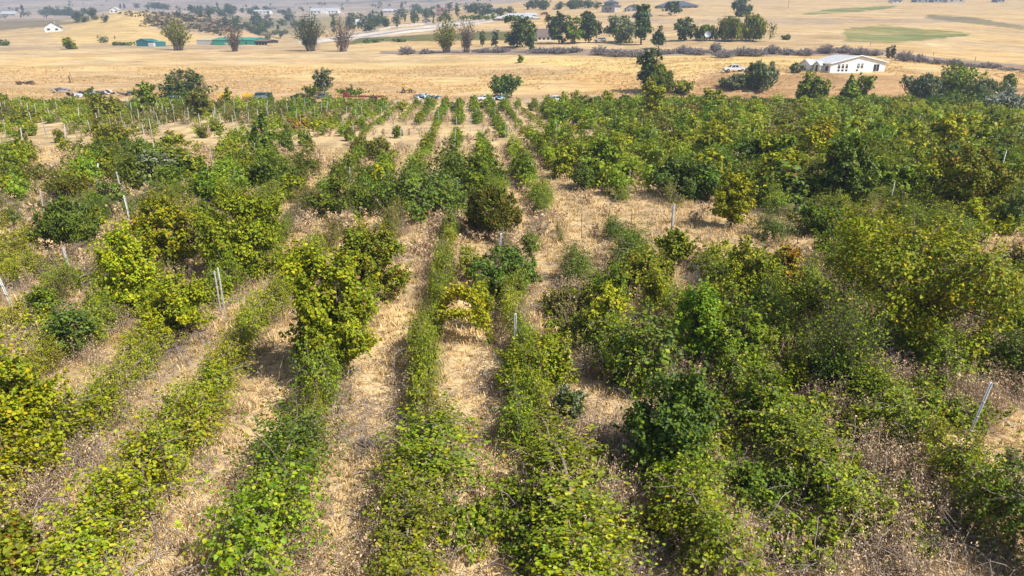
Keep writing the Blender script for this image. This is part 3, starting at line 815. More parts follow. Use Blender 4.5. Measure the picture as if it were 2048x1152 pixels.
 ('willow_tree', 'low pale green willow behind the satellite dish', 'tree', 1408, 82, 50, 50, 'willow', 'green', None),
 ('willow_tree', 'green weeping willow, left of a touching pair', 'tree', 1462, 84, 38, 60, 'willow', 'olive', None),
 ('willow_tree', 'green weeping willow, right of a touching pair', 'tree', 1506, 84, 32, 60, 'willow', 'olive', None),
 ('oak_tree', 'dark spreading oak in front of the long low-roofed house', 'tree', 1342, 32, 4, 36, 'tree', 'oak', None),
 ('oak_tree', 'dark round oak standing alone high on the dry slope', 'tree', 1483, 34, -3, 42, 'tree', 'oak', None),
 ('shrub', 'tiny dark round bush on the dry slope right of the willows', 'bush', 1573, 80, 70, 14, 'bush', 'dark', None),
 ('shrub', 'little bright green bush on the dry field below the farmhouse', 'bush', 1041, 126, 109, 11, 'bush', 'bright', None),
 ('shrub', 'withered tan bush behind the white house', 'bush', 1779, 117, 92, 18, 'bush', 'dry', None),
 ('shrub', 'small dark green bush at the far left field edge', 'bush', 8, 92, 80, 26, 'bush', 'green', None),
]
for (nm, lb, ct, bx, by, tp, w, sh, pl, short) in TREES:
    plant(nm, lb, ct, bx, by, tp, w, sh, pl, short=short)

# the grey thorny hedgerow along the field: clump by clump
HEDGE = [(630+i*0, 0, 0, 0) for i in range(0)] + [
 (815,106,90,40),(855,106,92,34),(965,104,92,44),(1005,103,93,40),(1085,104,90,46),(1120,105,88,44),(1152,104,90,40),(1200,108,88,44),(1235,112,86,50),(1270,112,92,50),
 (1332,107,92,40),(1366,104,84,40),(1398,106,90,46),(1434,104,78,22),(1445,112,92,44),(1480,110,92,44),(1512,112,92,46),(1540,108,82,34),(1575,108,92,36),(1612,108,94,40),(1652,107,82,42),(1690,106,84,44),(1722,108,90,40),(1750,110,96,36),
 (1806,121,97,40),(1838,122,100,40),(1866,126,112,40),(1900,128,116,40),(1938,132,120,44),(1980,136,124,44),(2022,140,130,46),(2060,145,134,44)]
def dirlab(i):
    return '%s grey leafless thorn clump from the left along the field hedgerow' % ordn(i)
for i, (bx, by, tp, w) in enumerate(HEDGE):
    plant('thorn_brush', dirlab(i), 'brush', bx + random.uniform(-5, 5), by + random.uniform(0, 3), tp + random.uniform(-7, 4), w * random.uniform(.9, 1.3), 'brush', 'thorn', group='grey thorn clumps along the field hedgerow')

# dead brush heaps inside the vineyard
for i, (bx, by, tp, w, lb) in enumerate([
  (1790,760,690,150,'heap of bare grey canes below the largest round tree'),
  (2000,640,560,90,'heap of bare grey canes at the right edge by the largest tree'),
  (1500,720,660,90,'bare grey cane tangle between two right-hand vine rows'),
  (1395,575,520,70,'bare grey brush beside the olive-yellow upright shrub'),
  (1150,560,480,80,'bare greyish brush above the right-hand rows, left of the dark olive shrub'),
  (790,470,420,110,'bare brown brush at the foot of the broad bramble mound'),
  (740,900,860,80,'dead cane litter in the aisle below the oval tree'),
  (1250,900,840,90,'dead brown cane tangle left of the dark bluish tree'),
  (1480,960,900,80,'dead brown cane tangle right of the dark bluish tree'),
  (1300,1130,1060,110,'dead brown canes by the bottom edge between vine rows'),
  (1960,800,740,100,'dead brown canes behind the tall steel post'),
  (200,560,510,90,'bare grey brush in front of the dark feathery shrub'),
  (1080,470,420,70,'bare grey brush right of the brown-leaved shrub')]):
    plant('dead_brush', lb, 'brush', bx, by, tp, w, 'brush', 'dry')

# the arching yellow vine between two rows
def arch():
    r = np.random.default_rng(5)
    a0 = P(868, 680); a1 = P(985, 690)
    C, D = [], []; segs = []
    for (A, B, hh, off) in ((a0, a1, 2.0, 0.0), (a0, a1, 1.25, -.4), (a0, a1, 1.7, .35)):
        prev = None
        for t in np.linspace(0, 1 if off >= 0 else .8, 60):
            p = np.array(A) * (1 - t) + np.array(B) * t
            p[1] += off * math.sin(math.pi * t)
            p[2] += hh * math.sin(math.pi * min(t * 1.05, 1)) ** .6 + .1
            if prev is not None:
                segs.append((prev - np.array(a0), p - np.array(a0), .013, .013))
                for _ in range(22 if off == 0 else 14):
                    C.append(p - np.array(a0) + r.normal(0, .11, 3)); D.append(p - prev)
            prev = p
    C = np.array(C); D = nrm(np.array(D)); m = len(C)
    V, q, k = leaf_geo(C, nrm(np.array([0, 0, .8]) + r.normal(0, .5, (m, 3))), nrm(D + r.normal(0, .6, (m, 3)) - np.array([0, 0, .5])),   .085 * r.uniform(.7, 1.3, m))
    root = bpy.data.objects.new('arching_vine', None); COL.objects.link(root); root.location = a0
    tag(root, 'arch of yellow leaved vine canes bridging two rows over bare straw', 'vine')
    link('foliage', mesh_np('foliage', V, quads=q, cq=np.repeat(pal(m, [YEL, LIME, OLV], [3, 4, 1], r) * np.clip(C[:, 2:3] / 1.7, .1, 1) + pal(m, [GRN, LIME], [3, 2], r) * (1 - np.clip(C[:, 2:3] / 1.7, .1, 1)), k, 0), mat='leaf_vine'), root)
    Vw, qw = tubes(segs, 4); link('canes', mesh_np('canes', Vw, quads=qw, cq=np.tile(WOODC, (len(qw), 1)), mat='wood'), root)
arch()

# ------------------------------------------------------------------ posts
def prism_np(r, h, sides, taper=1.0):
    V = []; q = []; t = []
    for z, rr in ((-.25, r), (h, r * taper)):
        for k in range(sides):
            a = 2 * math.pi * k / sides; V.append((math.cos(a) * rr, math.sin(a) * rr, z))
    V.append((0, 0, h + .004))
    for k in range(sides):
        q.append((k, (k + 1) % sides, sides + (k + 1) % sides, sides + k)); t.append((sides + k, sides + (k + 1) % sides, 2 * sides))
    return np.array(V), np.array(q), np.array(t)
def post_mesh(kind, h, r):
    if kind == 'post_metal':          # rolled steel channel with wire clips
        V = []; q = []
        prof = [(-.028,-.02),(-.028,.02),(.028,.02),(.028,-.02),(.022,-.02),(.022,.014),(-.022,.014),(-.022,-.02)]
        n = len(prof); k = r / .038
        for z in (-.25, h):
            for x, y in prof: V.append((x * k, y * k, z))
        for i in range(n): q.append((i, (i + 1) % n, n + (i + 1) % n, n + i))
        q.append((n+0, n+1, n+6, n+7)); q.append((n+1, n+2, n+5, n+6)); q.append((n+2, n+3, n+4, n+5))
        for z in (.55, 1.0, 1.45):
            b = len(V); e = .035 * k
            for zz in (z, z + .03):
                for x, y in ((-e, -.026*k), (e, -.026*k), (e, -.021*k), (-e, -.021*k)): V.append((x, y, zz))
            for f in ((0,1,5,4),(1,2,6,5),(2,3,7,6),(3,0,4,7),(4,5,6,7),(3,2,1,0)): q.append(tuple(b + i for i in f))
        return mesh_np('post', np.array(V), quads=np.array(q), mat=kind)
    V, q, t = prism_np(r, h, 8, .92)
    return mesh_np('post', V, quads=q, tris=t, mat=kind)
def nearest_land(px, py):
    b = min(LAND, key=lambda l: (l[0] - px) ** 2 + 4 * (l[1] - py) ** 2)
    dx, dy = px - b[0], py - b[1]
    if abs(dx) > abs(dy) * 1.4: rel = 'right of' if dx > 0 else 'left of'
    else: rel = 'in front of' if dy > 0 else 'behind'
    return rel, b[2]
PM = {}
def post(kind, px, py, h, r, lean=(0, 0), label=None, group=None, pos=None):
    p = P(px, py, h * .97) if pos is None else pos
    key = (kind, h, r)
    if key not in PM: PM[key] = post_mesh(*key)
    nm = {'post_metal': 'metal_post', 'post_wood': 'wooden_post', 'stake_rust': 'rusty_stake'}[kind]
    o = link(nm, PM[key], loc=p)
    o.rotation_euler = (lean[1], lean[0], random.uniform(-.3, .3))
    if label is None:
        rel, ph = nearest_land(px, py)
        a = {'post_metal': 'white metal vine post', 'post_wood': 'weathered grey wooden vine post', 'stake_rust': 'thin rusty vine stake'}[kind]
        label = '%s, %s %s' % (a, rel, ph)
    tag(o, label, 'post', group or {'post_metal': 'white metal vine posts', 'post_wood': 'grey wooden vine posts', 'stake_rust': 'thin rusty vine stakes'}[kind])
    return o
post('post_metal', 1963, 765, 2.05, .042, (.10, .02), 'tall leaning steel post by bare straw at the lower right')
post('post_metal', 1158, 1072, 1.0, .03, (.06, 0), 'white metal post poking out of leafy rows near the bottom edge')
post('post_metal', 1029, 630, 2.0, .04, (.02, 0), 'slim white post just right of the yellow arch')
post('post_metal', 436, 538, 2.0, .028, (.0, 0), 'slim white post below the round yellow-olive tree')
post('post_wood', 429, 545, 1.9, .036, (.0, 0), 'grey wooden post touching the slim white post below the yellow-olive tree')
post('post_metal', 251, 393, 2.3, .05, (-.03, 0), 'tall white post left of the yellow-topped tree')
post('post_wood', 131, 497, 1.9, .07, (-.06, 0), 'grey wooden post below the dark feathery shrub')
post('post_metal', 2, 532, 1.9, .05, (-.15, 0), 'leaning white post at the left edge of the vineyard')
post('post_metal', 995, 468, 1.9, .05, (.10, 0), 'white post in front of the brown-leaved shrub')
post('post_wood', 1348, 410, 2.3, .08, (.0, 0), 'thick pale wooden post on the bare straw patch')
post('post_metal', 1525, 512, 1.9, .04, (.0, 0), 'slim white post in front of the rust-orange shrub')
post('post_metal', 184, 326, 1.9, .06, (.3, 0), 'strongly tilted white post left of the grey-green shrub')
for px, py in ((1473,305),(1829,318),(1187,295),(1261,340),(1788,365),(955,325),(1690,210),(1500,240),(1385,235),(1608,215),(1775,212),(1795,225),(1840,230),(1595,232),(1677,245),(2036,205)):
    post('post_metal', px, py, 1.9, .04, (random.uniform(-.08, .1), random.uniform(-.05, .05)))
for px, py in ((175,320),(298,297),(411,325),(421,300),(482,290),(388,345),(462,345),(77,382),(152,408),(106,330),(236,345),(240,338),(935,210),(940,238),(755,248),(938,225),(698,335)):
    post('post_metal' if random.random() < .6 else 'post_wood', px, py, 1.9, .045, (random.uniform(-.1, .1), 0))
for px, py, l in ((316,892,'dark rusty stake in the row right of the lime tree at the left edge'),(1745,800,'dark rusty stake left of the tall leaning steel post'),(1968,460,'thin dark leaning stake right of the largest round tree')):
    post('stake_rust', px, py, 1.6, .02, (.05, 0), l)
for px, py in ((1165,430),(1217,420),(1262,428),(1275,462),(1295,470),(1240,455),(480,660),(855,800),(590,690),(1580,440),(1600,460)):
    post('stake_rust', px, py, 1.5, .022, (random.uniform(-.06, .06), 0))
# rows of posts seen in the far part of the block
npost = 0
for k in range(-75, 76):
    x0 = RX0 + k * RDX
    for j in range(0, 26):
        Y = 60 + j * 6.2 + (k % 3) * 1.5 + rng.normal(0, .5)
        if Y > 168: continue
        X = x0 + RS * Y + rng.normal(0, .15); Z = gz(X, Y)
        px, py, d = project(X, Y, Z)
        if not (0 < px < 2048): continue
        pr = (.5 if px < 560 else .42 if px < 780 else .25 if px < 1000 else .12) if 216 < py < 305 else .05
        if py >= 305: pr = .12 if px < 600 else .03
        if px > 1000: pr *= .8
        if rng.random() > pr or npost > 240: continue
        npost += 1
        post('post_metal' if rng.random() < .6 else 'post_wood', px, py, 2.5, .042, (rng.normal(0, .07), rng.normal(0, .05)), pos=Vector((X, Y, Z)),
             label='thin pale vine post among the %s' % ('crowded far left rows' if px < 700 else 'far centre rows' if px < 1100 else 'overgrown far right rows'), group='thin far vine posts')
print('posts', npost)

# ------------------------------------------------------------------ dry grass and weeds between the rows
def tuft(seed, nb, h, w, cols):
    r = np.random.default_rng(seed)
    az = r.uniform(0, 6.283, nb); le = r.uniform(.15, 1.0, nb); hh = h * r.uniform(.5, 1.1, nb)
    b = r.normal(0, .06, (nb, 3)); b[:, 2] = -.02
    tip = b + np.stack([np.cos(az) * le * hh, np.sin(az) * le * hh, hh * (1.05 - le * .5)], 1)
    side = np.stack([-np.sin(az), np.cos(az), np.zeros(nb)], 1) * w
    mid = (b + tip) / 2 + np.array([0, 0, .12]) * hh[:, None]
    V = np.stack([b - side, b + side, mid + side * .8, mid - side * .8, tip], 1).reshape(-1, 3)
    k = (np.arange(nb) * 5)[:, None]
    q = k + np.array([0, 1, 2, 3]); t = k + np.array([3, 2, 4])
    c = np.array(cols)[r.integers(0, len(cols), nb)] * r.uniform(.75, 1.25, (nb, 1))
    return V, q, t, c
STRAW = [(.66,.48,.23),(.60,.43,.19),(.70,.53,.28),(.52,.38,.19),(.58,.43,.24)]
WEED = [(.54,.385,.23),(.46,.33,.21),(.62,.45,.26),(.38,.29,.22),(.64,.48,.28)]
tufts = [tuft(i, 13, .26, .010, STRAW) for i in range(6)]
def weed(seed, h, ls=.048, n=40):
    r = np.random.default_rng(seed)
    ns = 10; segs = []; C = []
    for i in range(ns):
        p = np.array([r.normal(0, .12), r.normal(0, .12), -.02]); d = nrm(np.array([r.normal(0, .25), r.normal(0, .25), 1.0])); hh = h * r.uniform(.55, 1.1)
        for k in range(4):
            e = p + d * hh / 4; segs.append((p, e, .007, .005)); d = nrm(d + r.normal(0, .16, 3))
            for _ in range(n // (ns * 4) + 1): C.append(p + (e - p) * r.random() + r.normal(0, .05, 3))
            p = e
        for _ in range(5): C.append(p + r.normal(0, .04, 3))
    V, q = tubes(segs, 3); c = np.tile(np.array([.40,.31,.225]), (len(q), 1)) * r.uniform(.7, 1.3, (len(q), 1))
    C = np.array(C); m = len(C)
    V2, q2, k2 = leaf_geo(C, nrm(r.normal(0, 1, (m, 3))), nrm(r.normal(0, 1, (m, 3)) + np.array([0, 0, -.4])), ls * r.uniform(.6, 1.5, m), True, .28)
    c2 = np.array(WEED)[r.integers(0, len(WEED), m)] * r.uniform(.75, 1.25, (m, 1))
    return np.concatenate([V, V2]), np.concatenate([q, q2 + len(V)]), np.concatenate([c, c2])
weeds_n = [weed(i, .95) for i in range(8)]
weeds_f = [weed(30 + i, .8, .13, 24) for i in range(5)]
def canes(seed, n=16, R=.5):
    r = np.random.default_rng(seed); segs = []
    for i in range(n):
        p = np.array([r.normal(0, R), r.normal(0, R), r.uniform(.02, .35)]); d = nrm(np.array([r.normal(), r.normal(), r.uniform(0, .7)]))
        for k in range(5):
            e = p + d * .22; e[2] = max(e[2], .015); segs.append((p, e, .009, .007)); d = nrm(d + np.array([0, 0, -.35]) + r.normal(0, .22, 3)); p = e
    V, q = tubes(segs, 3); c = np.array([(.30,.25,.22),(.24,.195,.17),(.36,.30,.26)])[r.integers(0, 3, len(q))] * r.uniform(.8, 1.2, (len(q), 1))
    return V, q, c
canes_t = [canes(i) for i in range(8)]

def weed_density(px, py, k):
    c = cell(min(max(px, 0), 2047), py)
    base = .22
    if c == 'B': base = .9
    if px > 1130 and py > 560: base = .9
    if px > 1880 and py > 890: base = .08
    if 760 < px < 1260 and 440 < py < 570: base = .75
    if px < 260 and 470 < py < 700: base = .45
    if py > 830 and px < 1130: base = max(base, .42)
    if 590 < px < 1010 and 570 < py < 770: base = .03
    if px < 600 and 690 < py < 900: base = min(base, .22)
    if c == '.': base = .05
    if 1090 < px < 1640 and 405 < py < 500: base = .06
    return base
def rowdist(X, Y):
    f = (X - RS * Y - RX0) / RDX
    return abs(f - round(f)) * abs(RDX)
ti, wi, ci = [], [], []
for _ in range(72000):
    Y = 8 + 75 * rng.random() ** 1.5; X = (rng.random() - .5) * 1.72 * (Y + 5)
    Z = gz(X, Y); px, py, d = project(X, Y, Z)
    if not (-40 < px < 2090 and 230 < py < 1230): continue
    wd = weed_density(px, py, 0) * min(1.6, max(.1, (float(fbm(np.array([X * .45]), np.array([Y * .45]), 5, 2)[0]) - .42) * 6))
    rd = rowdist(X, Y)
    edge = 1.4 if rd < 1.0 else .8
    v = rng.random()
    if v < wd * (.50 if rd < 1.0 else .22 if px > 1130 else .12) and len(wi) < 9000:
        s = rng.uniform(.55, 1.15) * (1.0 if d < 40 else 1.15)
        V, q, c = (weeds_n if d < 34 else weeds_f)[rng.integers(0, 8 if d < 34 else 5)]
        wi.append((V, q, c, X, Y, Z, rng.uniform(0, 6.28), s, s, s * rng.uniform(.7, 1.2), rng.uniform(.8, 1.25)))
    elif v < .62 and len(ti) < 30000:
        s = rng.uniform(.5, 1.3) * (1 if d < 25 else 1.5)
        ti.append((tufts[rng.integers(0, 6)], X, Y, Z, rng.uniform(0, 6.28), s, rng.uniform(.8, 1.2)))
    elif v > .985 - .03 * wd and len(ci) < 1100 and d < 60:
        V, q, c = canes_t[rng.integers(0, 8)]; s = rng.uniform(.6, 1.2)
        ci.append((V, q, c, X, Y, Z, rng.uniform(0, 6.28), s, s, s, rng.uniform(.8, 1.2)))
# weeds further back
for _ in range(9000):
    Y = 60 + 112 * rng.random(); X = (rng.random() - .5) * 1.6 * Y
    Z = gz(X, Y); px, py, d = project(X, Y, Z)
    if not (-10 < px < 2058): continue
    c_ = cell(px, py)
    if rng.random() > {'B': .7, 's': .2, '.': .03}.get(c_, .3): continue
    V, q, c = weeds_f[rng.integers(0, 5)]; s = rng.uniform(.9, 1.5)
    wi.append((V, q, c, X, Y, Z, rng.uniform(0, 6.28), s, s, s * .9, rng.uniform(.8, 1.2)))
# clean gaps: merge into one mass each
V, q, c = merge(wi)
tag(link('dry_weeds', mesh_np('dry_weeds', V, quads=q, cq=c, mat='straw')), 'brown dried weeds standing between the vine rows', 'weeds', kind='stuff')
V, q, c = merge(ci)
tag(link('dead_canes', mesh_np('dead_canes', V, quads=q, cq=c, mat='deadwood')), 'grey dead canes littering the ground under the vines', 'canes', kind='stuff')
Vs, Qs, Ts, Cq = [], [], [], []; off = 0
for (V, q, t, c), X, Y, Z, rot, s, g in ti:
    ca, sa = math.cos(rot) * s, math.sin(rot) * s
    Vs.append(np.stack([V[:, 0] * ca - V[:, 1] * sa + X, V[:, 0] * sa + V[:, 1] * ca + Y, V[:, 2] * s + Z], 1)); Qs.append(q + off); Ts.append(t + off); Cq.append(c * g); off += len(V)
cc = np.concatenate(Cq)
tag(link('dry_grass', mesh_np('dry_grass', np.concatenate(Vs), quads=np.concatenate(Qs), tris=np.concatenate(Ts), cq=cc, ct=cc, mat='straw')), 'dry straw coloured grass tufts in the aisles', 'grass', kind='stuff')
print('stuff', len(ti), len(wi), len(ci))
# ------------------------------------------------------------------ wild shrubs and brambles that took over the rows
def shared_proto(seed, shape, w, h, leaf, n, palette):
    fol, wd = crown_arrays(seed, w, h, shape, n, leaf, palette, True)
    return mesh_np('foliage', fol[0], quads=fol[1], cq=fol[2], mat='leaf_tree'), mesh_np('branches', wd[0], quads=wd[1], cq=wd[2], mat='wood')
WILD = {
 'olive': [shared_proto(700 + i, s, 3.0, 2.6, .24, 1500, p) for i, (s, p) in enumerate((('bush', 'olive'), ('feather', 'brown'), ('bush', 'olive')))],
 'lime green': [shared_proto(710 + i, s, 2.6, 3.0, .24, 1500, 'lime') for i, s in enumerate(('bush', 'tree', 'column'))],
 'dark green': [shared_proto(720 + i, s, 3.2, 2.4, .24, 1700, 'dark') for i, s in enumerate(('bush', 'dome', 'feather'))],
 'mid green': [shared_proto(730 + i, s, 3.0, 2.6, .24, 1600, 'green') for i, s in enumerate(('bush', 'dome', 'bush'))],
 'yellow': [shared_proto(740 + i, s, 2.2, 2.4, .24, 1200, 'yellow') for i, s in enumerate(('bush', 'tree'))],
 'rusty brown': [shared_proto(750 + i, s, 2.6, 2.4, .24, 1300, 'rusty') for i, s in enumerate(('bush', 'feather'))]}
nw = 0
def wild(px, py, kind, s, where=None):
    p = P(px, py); fm, wm = random.choice(WILD[kind])
    r = bpy.data.objects.new('wild_shrub', None); COL.objects.link(r); r.location = p; r.rotation_euler = (0, 0, random.uniform(0, 6.28))
    r.scale = (s * random.uniform(.85, 1.3), s * random.uniform(.85, 1.3), s * random.uniform(.8, 1.3))
    rel, ph = nearest_land(px, py)
    tag(r, '%s wild shrub among vines, %s %s' % (kind, rel, ph), 'shrub', '%s wild shrubs among the vines' % kind)
    link('foliage', fm, r); link('branches', wm, r)
KW = {'r': (['olive', 'lime green', 'dark green', 'mid green', 'yellow', 'rusty brown'], [3, 5, 2.5, 4, .8, .8]), 'l': (['olive', 'lime green', 'dark green', 'mid green', 'yellow', 'rusty brown'], [4, 2, 2, 2.5, .5, 1.5])}
for _ in range(150):
    px = random.uniform(1120, 2045); py = 208 + 210 * random.random() ** 1.3
    if cell(px, py) in '.s': continue
    wild(px, py, random.choices(*KW['r'])[0], random.uniform(.6, 1.15))
for _ in range(42):
    px = random.uniform(0, 900); py = 208 + 220 * random.random() ** 1.2
    if cell(px, py) in '.s' or 235 < py < 305: continue
    wild(px, py, random.choices(*KW['l'])[0], random.uniform(.55, 1.0))
for i, (px, py) in enumerate([(x, 214 + (i * 7) % 12) for i, x in enumerate(range(650, 1180, 52))]):
    wild(px, py, ('mid green', 'dark green', 'mid green', 'lime green')[i % 4], random.uniform(.5, .75))
NEARW = {'upright green': [shared_proto(760 + i, s, 1.5, 2.6, .10, 3200, 'green') for i, s in enumerate(('column', 'bush'))],
 'upright lime': [shared_proto(770 + i, s, 1.4, 2.6, .10, 3000, 'lime') for i, s in enumerate(('column', 'tree'))],
 'upright olive': [shared_proto(780 + i, s, 1.6, 2.5, .10, 3200, 'olive') for i, s in enumerate(('column', 'bush'))],
 'upright dark green': [shared_proto(790 + i, s, 1.7, 2.6, .10, 3400, 'dark') for i, s in enumerate(('bush', 'column'))]}
WILD.update(NEARW)
for _ in range(24):
    px = random.uniform(1090, 2045); py = 330 + 560 * random.random()
    if px > 1880 and py > 850 or (1090 < px < 1640 and 395 < py < 560): continue
    wild(px, py, random.choice(list(NEARW)), random.uniform(.6, 1.05))
for px, py in ((190,470),(240,530),(90,640),(30,470),(940,560),(900,480),(1060,520),(960,660),(150,720)):
    wild(px, py, random.choice(list(NEARW)), random.uniform(.55, .85))
for px, py in ((60,272),(120,285),(300,268),(405,276),(430,262),(560,285),(610,292),(700,282),(720,262),(795,276)):
    wild(px, py, random.choice(['olive', 'rusty brown', 'mid green']), random.uniform(.45, .7))
# bramble mounds in the aisles of the right-hand side
for i, (bx, by, w, h, pl) in enumerate([(1160,700,110,60,'G'),(1235,760,120,60,'G'),(1480,800,150,75,'Y'),(1590,870,140,70,'G'),(1560,720,150,80,'G'),(1420,900,150,80,'G'),(1500,1020,150,80,'D'),(1640,1000,170,85,'G'),(1720,900,150,70,'Y'),
   (1850,860,170,80,'D'),(1960,760,150,70,'D'),(2030,700,110,70,'D'),(1760,1090,180,90,'G'),(1180,960,120,60,'Y'),(1000,1080,190,80,'G'),(880,1110,190,85,'G'),(1100,1140,190,80,'D'),(1320,1100,160,80,'Y'),(1600,1140,180,80,'G'),
   (1440,560,120,55,'Y'),(1640,480,120,60,'D'),(1700,520,120,60,'G'),(1130,640,100,50,'O'),(1450,640,130,70,'Y'),(1900,480,100,45,'Y'),(2010,470,90,50,'Y'),(2020,560,80,50,'O'),(1570,640,120,70,'G'),(690,610,60,60,'Y'),(1090,720,80,50,'Y'),
   (60,560,120,40,'Y'),(150,590,110,36,'G'),(60,680,120,50,'Y'),(230,640,110,50,'Y'),(420,620,90,50,'Y')]):
    rel, ph = nearest_land(bx, by - h / 2)
    plant('bramble_mound', '%s bramble mound sprawling between rows, %s %s' % ({'G': 'leafy green', 'Y': 'yellow-green', 'D': 'dark green', 'O': 'browning'}[pl], rel, ph), 'bramble', bx, by, by - h * 1.1, w * 1.15, 'dome', pl, group='bramble mounds sprawling between the rows')
# ------------------------------------------------------------------ the ground, one sheet to the hills
def in_poly(px, py, poly):
    inside = np.zeros(px.shape, bool); n = len(poly); j = n - 1
    for i in range(n):
        xi, yi = poly[i]; xj, yj = poly[j]
        c = ((yi > py) != (yj > py)) & (px < (xj - xi) * (py - yi) / (yj - yi + 1e-12) + xi)
        inside ^= c; j = i
    return inside
def build_ground():
    ys = np.concatenate([np.linspace(-40, 4, 12), np.geomspace(5, 165, 190), np.linspace(166, 360, 190), np.geomspace(363, 3590, 190)])
    vs = np.linspace(-1, 1, 420); vs = np.sign(vs) * (np.abs(vs) * .8 + .2 * np.abs(vs) ** 3) * 1.05
    Yg, Vg = np.meshgrid(ys, vs, indexing='ij')
    X = Vg * (Yg + 60) * .95; Y = Yg
    Z = T(X, Y)
    px, py, d = project(X, Y, Z)
    n1 = fbm(X * .05, Y * .05, 21); n2 = fbm(X * .015, Y * .05, 22); n3 = fbm(X * .4, Y * .4, 23)
    qx = px + (n1 - .5) * 26; qy = py + (fbm(X * .04, Y * .02, 24) - .5) * 8
    col = np.zeros(X.shape + (3,))
    straw = np.array([.56,.405,.20]); soil = np.array([.42,.31,.22])
    w = np.clip((n3 - .42) * 4, 0, 1)[..., None]
    col[:] = straw * (1 - w * .55) + soil * w * .55
    field = Y > 176
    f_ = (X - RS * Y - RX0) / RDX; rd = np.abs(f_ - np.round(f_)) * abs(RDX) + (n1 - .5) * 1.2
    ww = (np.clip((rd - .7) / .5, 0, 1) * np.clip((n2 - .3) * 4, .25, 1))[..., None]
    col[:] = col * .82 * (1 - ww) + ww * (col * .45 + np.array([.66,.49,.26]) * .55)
    gold = np.array([.60,.405,.18]); tan = np.array([.46,.32,.185]); pale = np.array([.62,.45,.24])
    a = np.clip((n2 - .42) * 5, 0, 1)[..., None]; b = np.clip((n1 - .5) * 4, 0, 1)[..., None]
    fc = gold * (1 - a * .6) + tan * a * .6; fc = fc * (1 - b * .5) + pale * b * .5
    col = np.where(field[..., None], fc, col)
    def paint(mask, c, amt=1.0):
        nonlocal col
        m = (np.asarray(mask, float) * amt)[..., None]
        col = col * (1 - m) + np.array(c) * m
    # track along the vineyard edge, pale trodden dirt
    paint((Y > 174.5) & (Y < 180), (.50,.38,.27), .8)
    paint((Y > 180) & (Y < 190) & (px < 1300), (.44,.31,.20), .55)
    # brown bank under the white house
    paint(in_poly(qx, qy, [(1370,200),(1400,150),(1500,148),(1640,146),(1800,150),(2048,165),(2200,200),(2200,230),(1370,215)]) & field, (.40,.235,.115), .75)
    paint(in_poly(qx, qy, [(1130,150),(1260,140),(1290,185),(1190,190)]) & field, (.55,.34,.13), .7)
    # long golden grass below the hedgerow
    paint(in_poly(qx, qy, [(1000,112),(1250,118),(1290,112),(1640,118),(1640,132),(1450,135),(1330,160),(1180,135),(1010,128)]) & field, (.66,.47,.19), .8)
    paint((Y > 181) & (Y < 222) & (px < 1350), (.45,.30,.155), .55 * np.clip((n2 - .3) * 4, 0, 1))
    paint((Y > 270) & (Y < 338) & (px < 1250), (.68,.51,.28), .5 * np.clip((n1 - .3) * 4, 0, 1))
    paint((Y > 342) & (Y < 425) & (px < 640), (.36,.265,.18), .75)
    # beyond the crest
    far = Y > 300
    fargrey = np.array([.55,.41,.235])
    paint(far & (n1 > .5), fargrey, .5)
    paint((Y > 900) & (Y < 1500) & (px < 640), (.30,.245,.19), .7)
    paint(in_poly(px, py, [(600,88),(690,81),(760,73),(850,62),(930,52),(1005,40),(1000,33),(930,42),(850,52),(760,63),(690,72),(600,81)]) & (Y > 380), (.70,.62,.54), .9)
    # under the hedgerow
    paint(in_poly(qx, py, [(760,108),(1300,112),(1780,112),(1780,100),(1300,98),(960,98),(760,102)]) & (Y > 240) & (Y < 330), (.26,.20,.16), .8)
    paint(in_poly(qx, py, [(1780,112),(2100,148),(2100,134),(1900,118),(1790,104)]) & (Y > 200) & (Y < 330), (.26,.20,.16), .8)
    # mown olive-green pasture
    paint(in_poly(px, py, [(690,90),(760,83),(1120,80),(1120,62),(960,63),(880,68),(715,76)]) & (Y > 330), (.15,.14,.045), .97)
    # far green strips
    paint(in_poly(qx, qy, [(1692,58),(1760,50),(1850,58),(1945,66),(1930,74),(1800,84),(1690,84)]) & (Y > 300), (.15,.19,.045), .35 + .6 * np.clip((fbm(X * .03, Y * .08, 51) - .3) * 3, 0, 1))
    paint(in_poly(qx, py, [(1600,28),(1660,18),(1790,11),(1790,16),(1700,25),(1610,30)]) & (Y > 300), (.14,.19,.045), .35 + .6 * np.clip((fbm(X * .02, Y * .08, 52) - .3) * 3, 0, 1))
    paint(in_poly(qx, py, [(1850,29),(1940,35),(2048,52),(2048,60),(1930,46),(1850,36)]) & (Y > 300), (.13,.13,.08), .7)
    paint(in_poly(qx, py, [(1500,38),(1700,45),(1900,46),(1900,40),(1640,36)]) & (Y > 300), (.36,.27,.2), .6)
    paint(in_poly(qx, py, [(1220,40),(1300,48),(1700,48),(1640,40),(1300,36)]) & (Y > 300), (.40,.30,.22), .6)
    # mound and vineyards at the left
    paint(in_poly(qx, qy, [(100,70),(200,40),(240,22),(330,20),(300,60),(480,84),(300,90),(120,88)]) & (Y > 430) & (Y < 900), (.66,.46,.19), .9)
    dark = in_poly(qx, qy, [(300,22),(420,34),(520,58),(560,78),(470,62),(390,68),(300,40)]) & (Y > 430) & (Y < 1000)
    paint(dark & (fbm(X * .04, Y * .04, 31) > .44), (.20,.145,.105), .85)
    paint(in_poly(qx, qy, [(-50,66),(90,52),(170,44),(60,38),(-50,42)]) & (Y > 520), (.22,.165,.095), .85)
    paint(in_poly(qx, qy, [(470,40),(560,28),(620,28),(700,34),(700,60),(590,72),(540,66)]) & (Y > 800), (.22,.20,.09), .6)
    hills = Y > 1150
    paint(hills, (.50,.37,.28), .85)
    paint(hills & (fbm(X * .0016, Y * .0016, 61) > .5), (.36,.30,.25), .6)
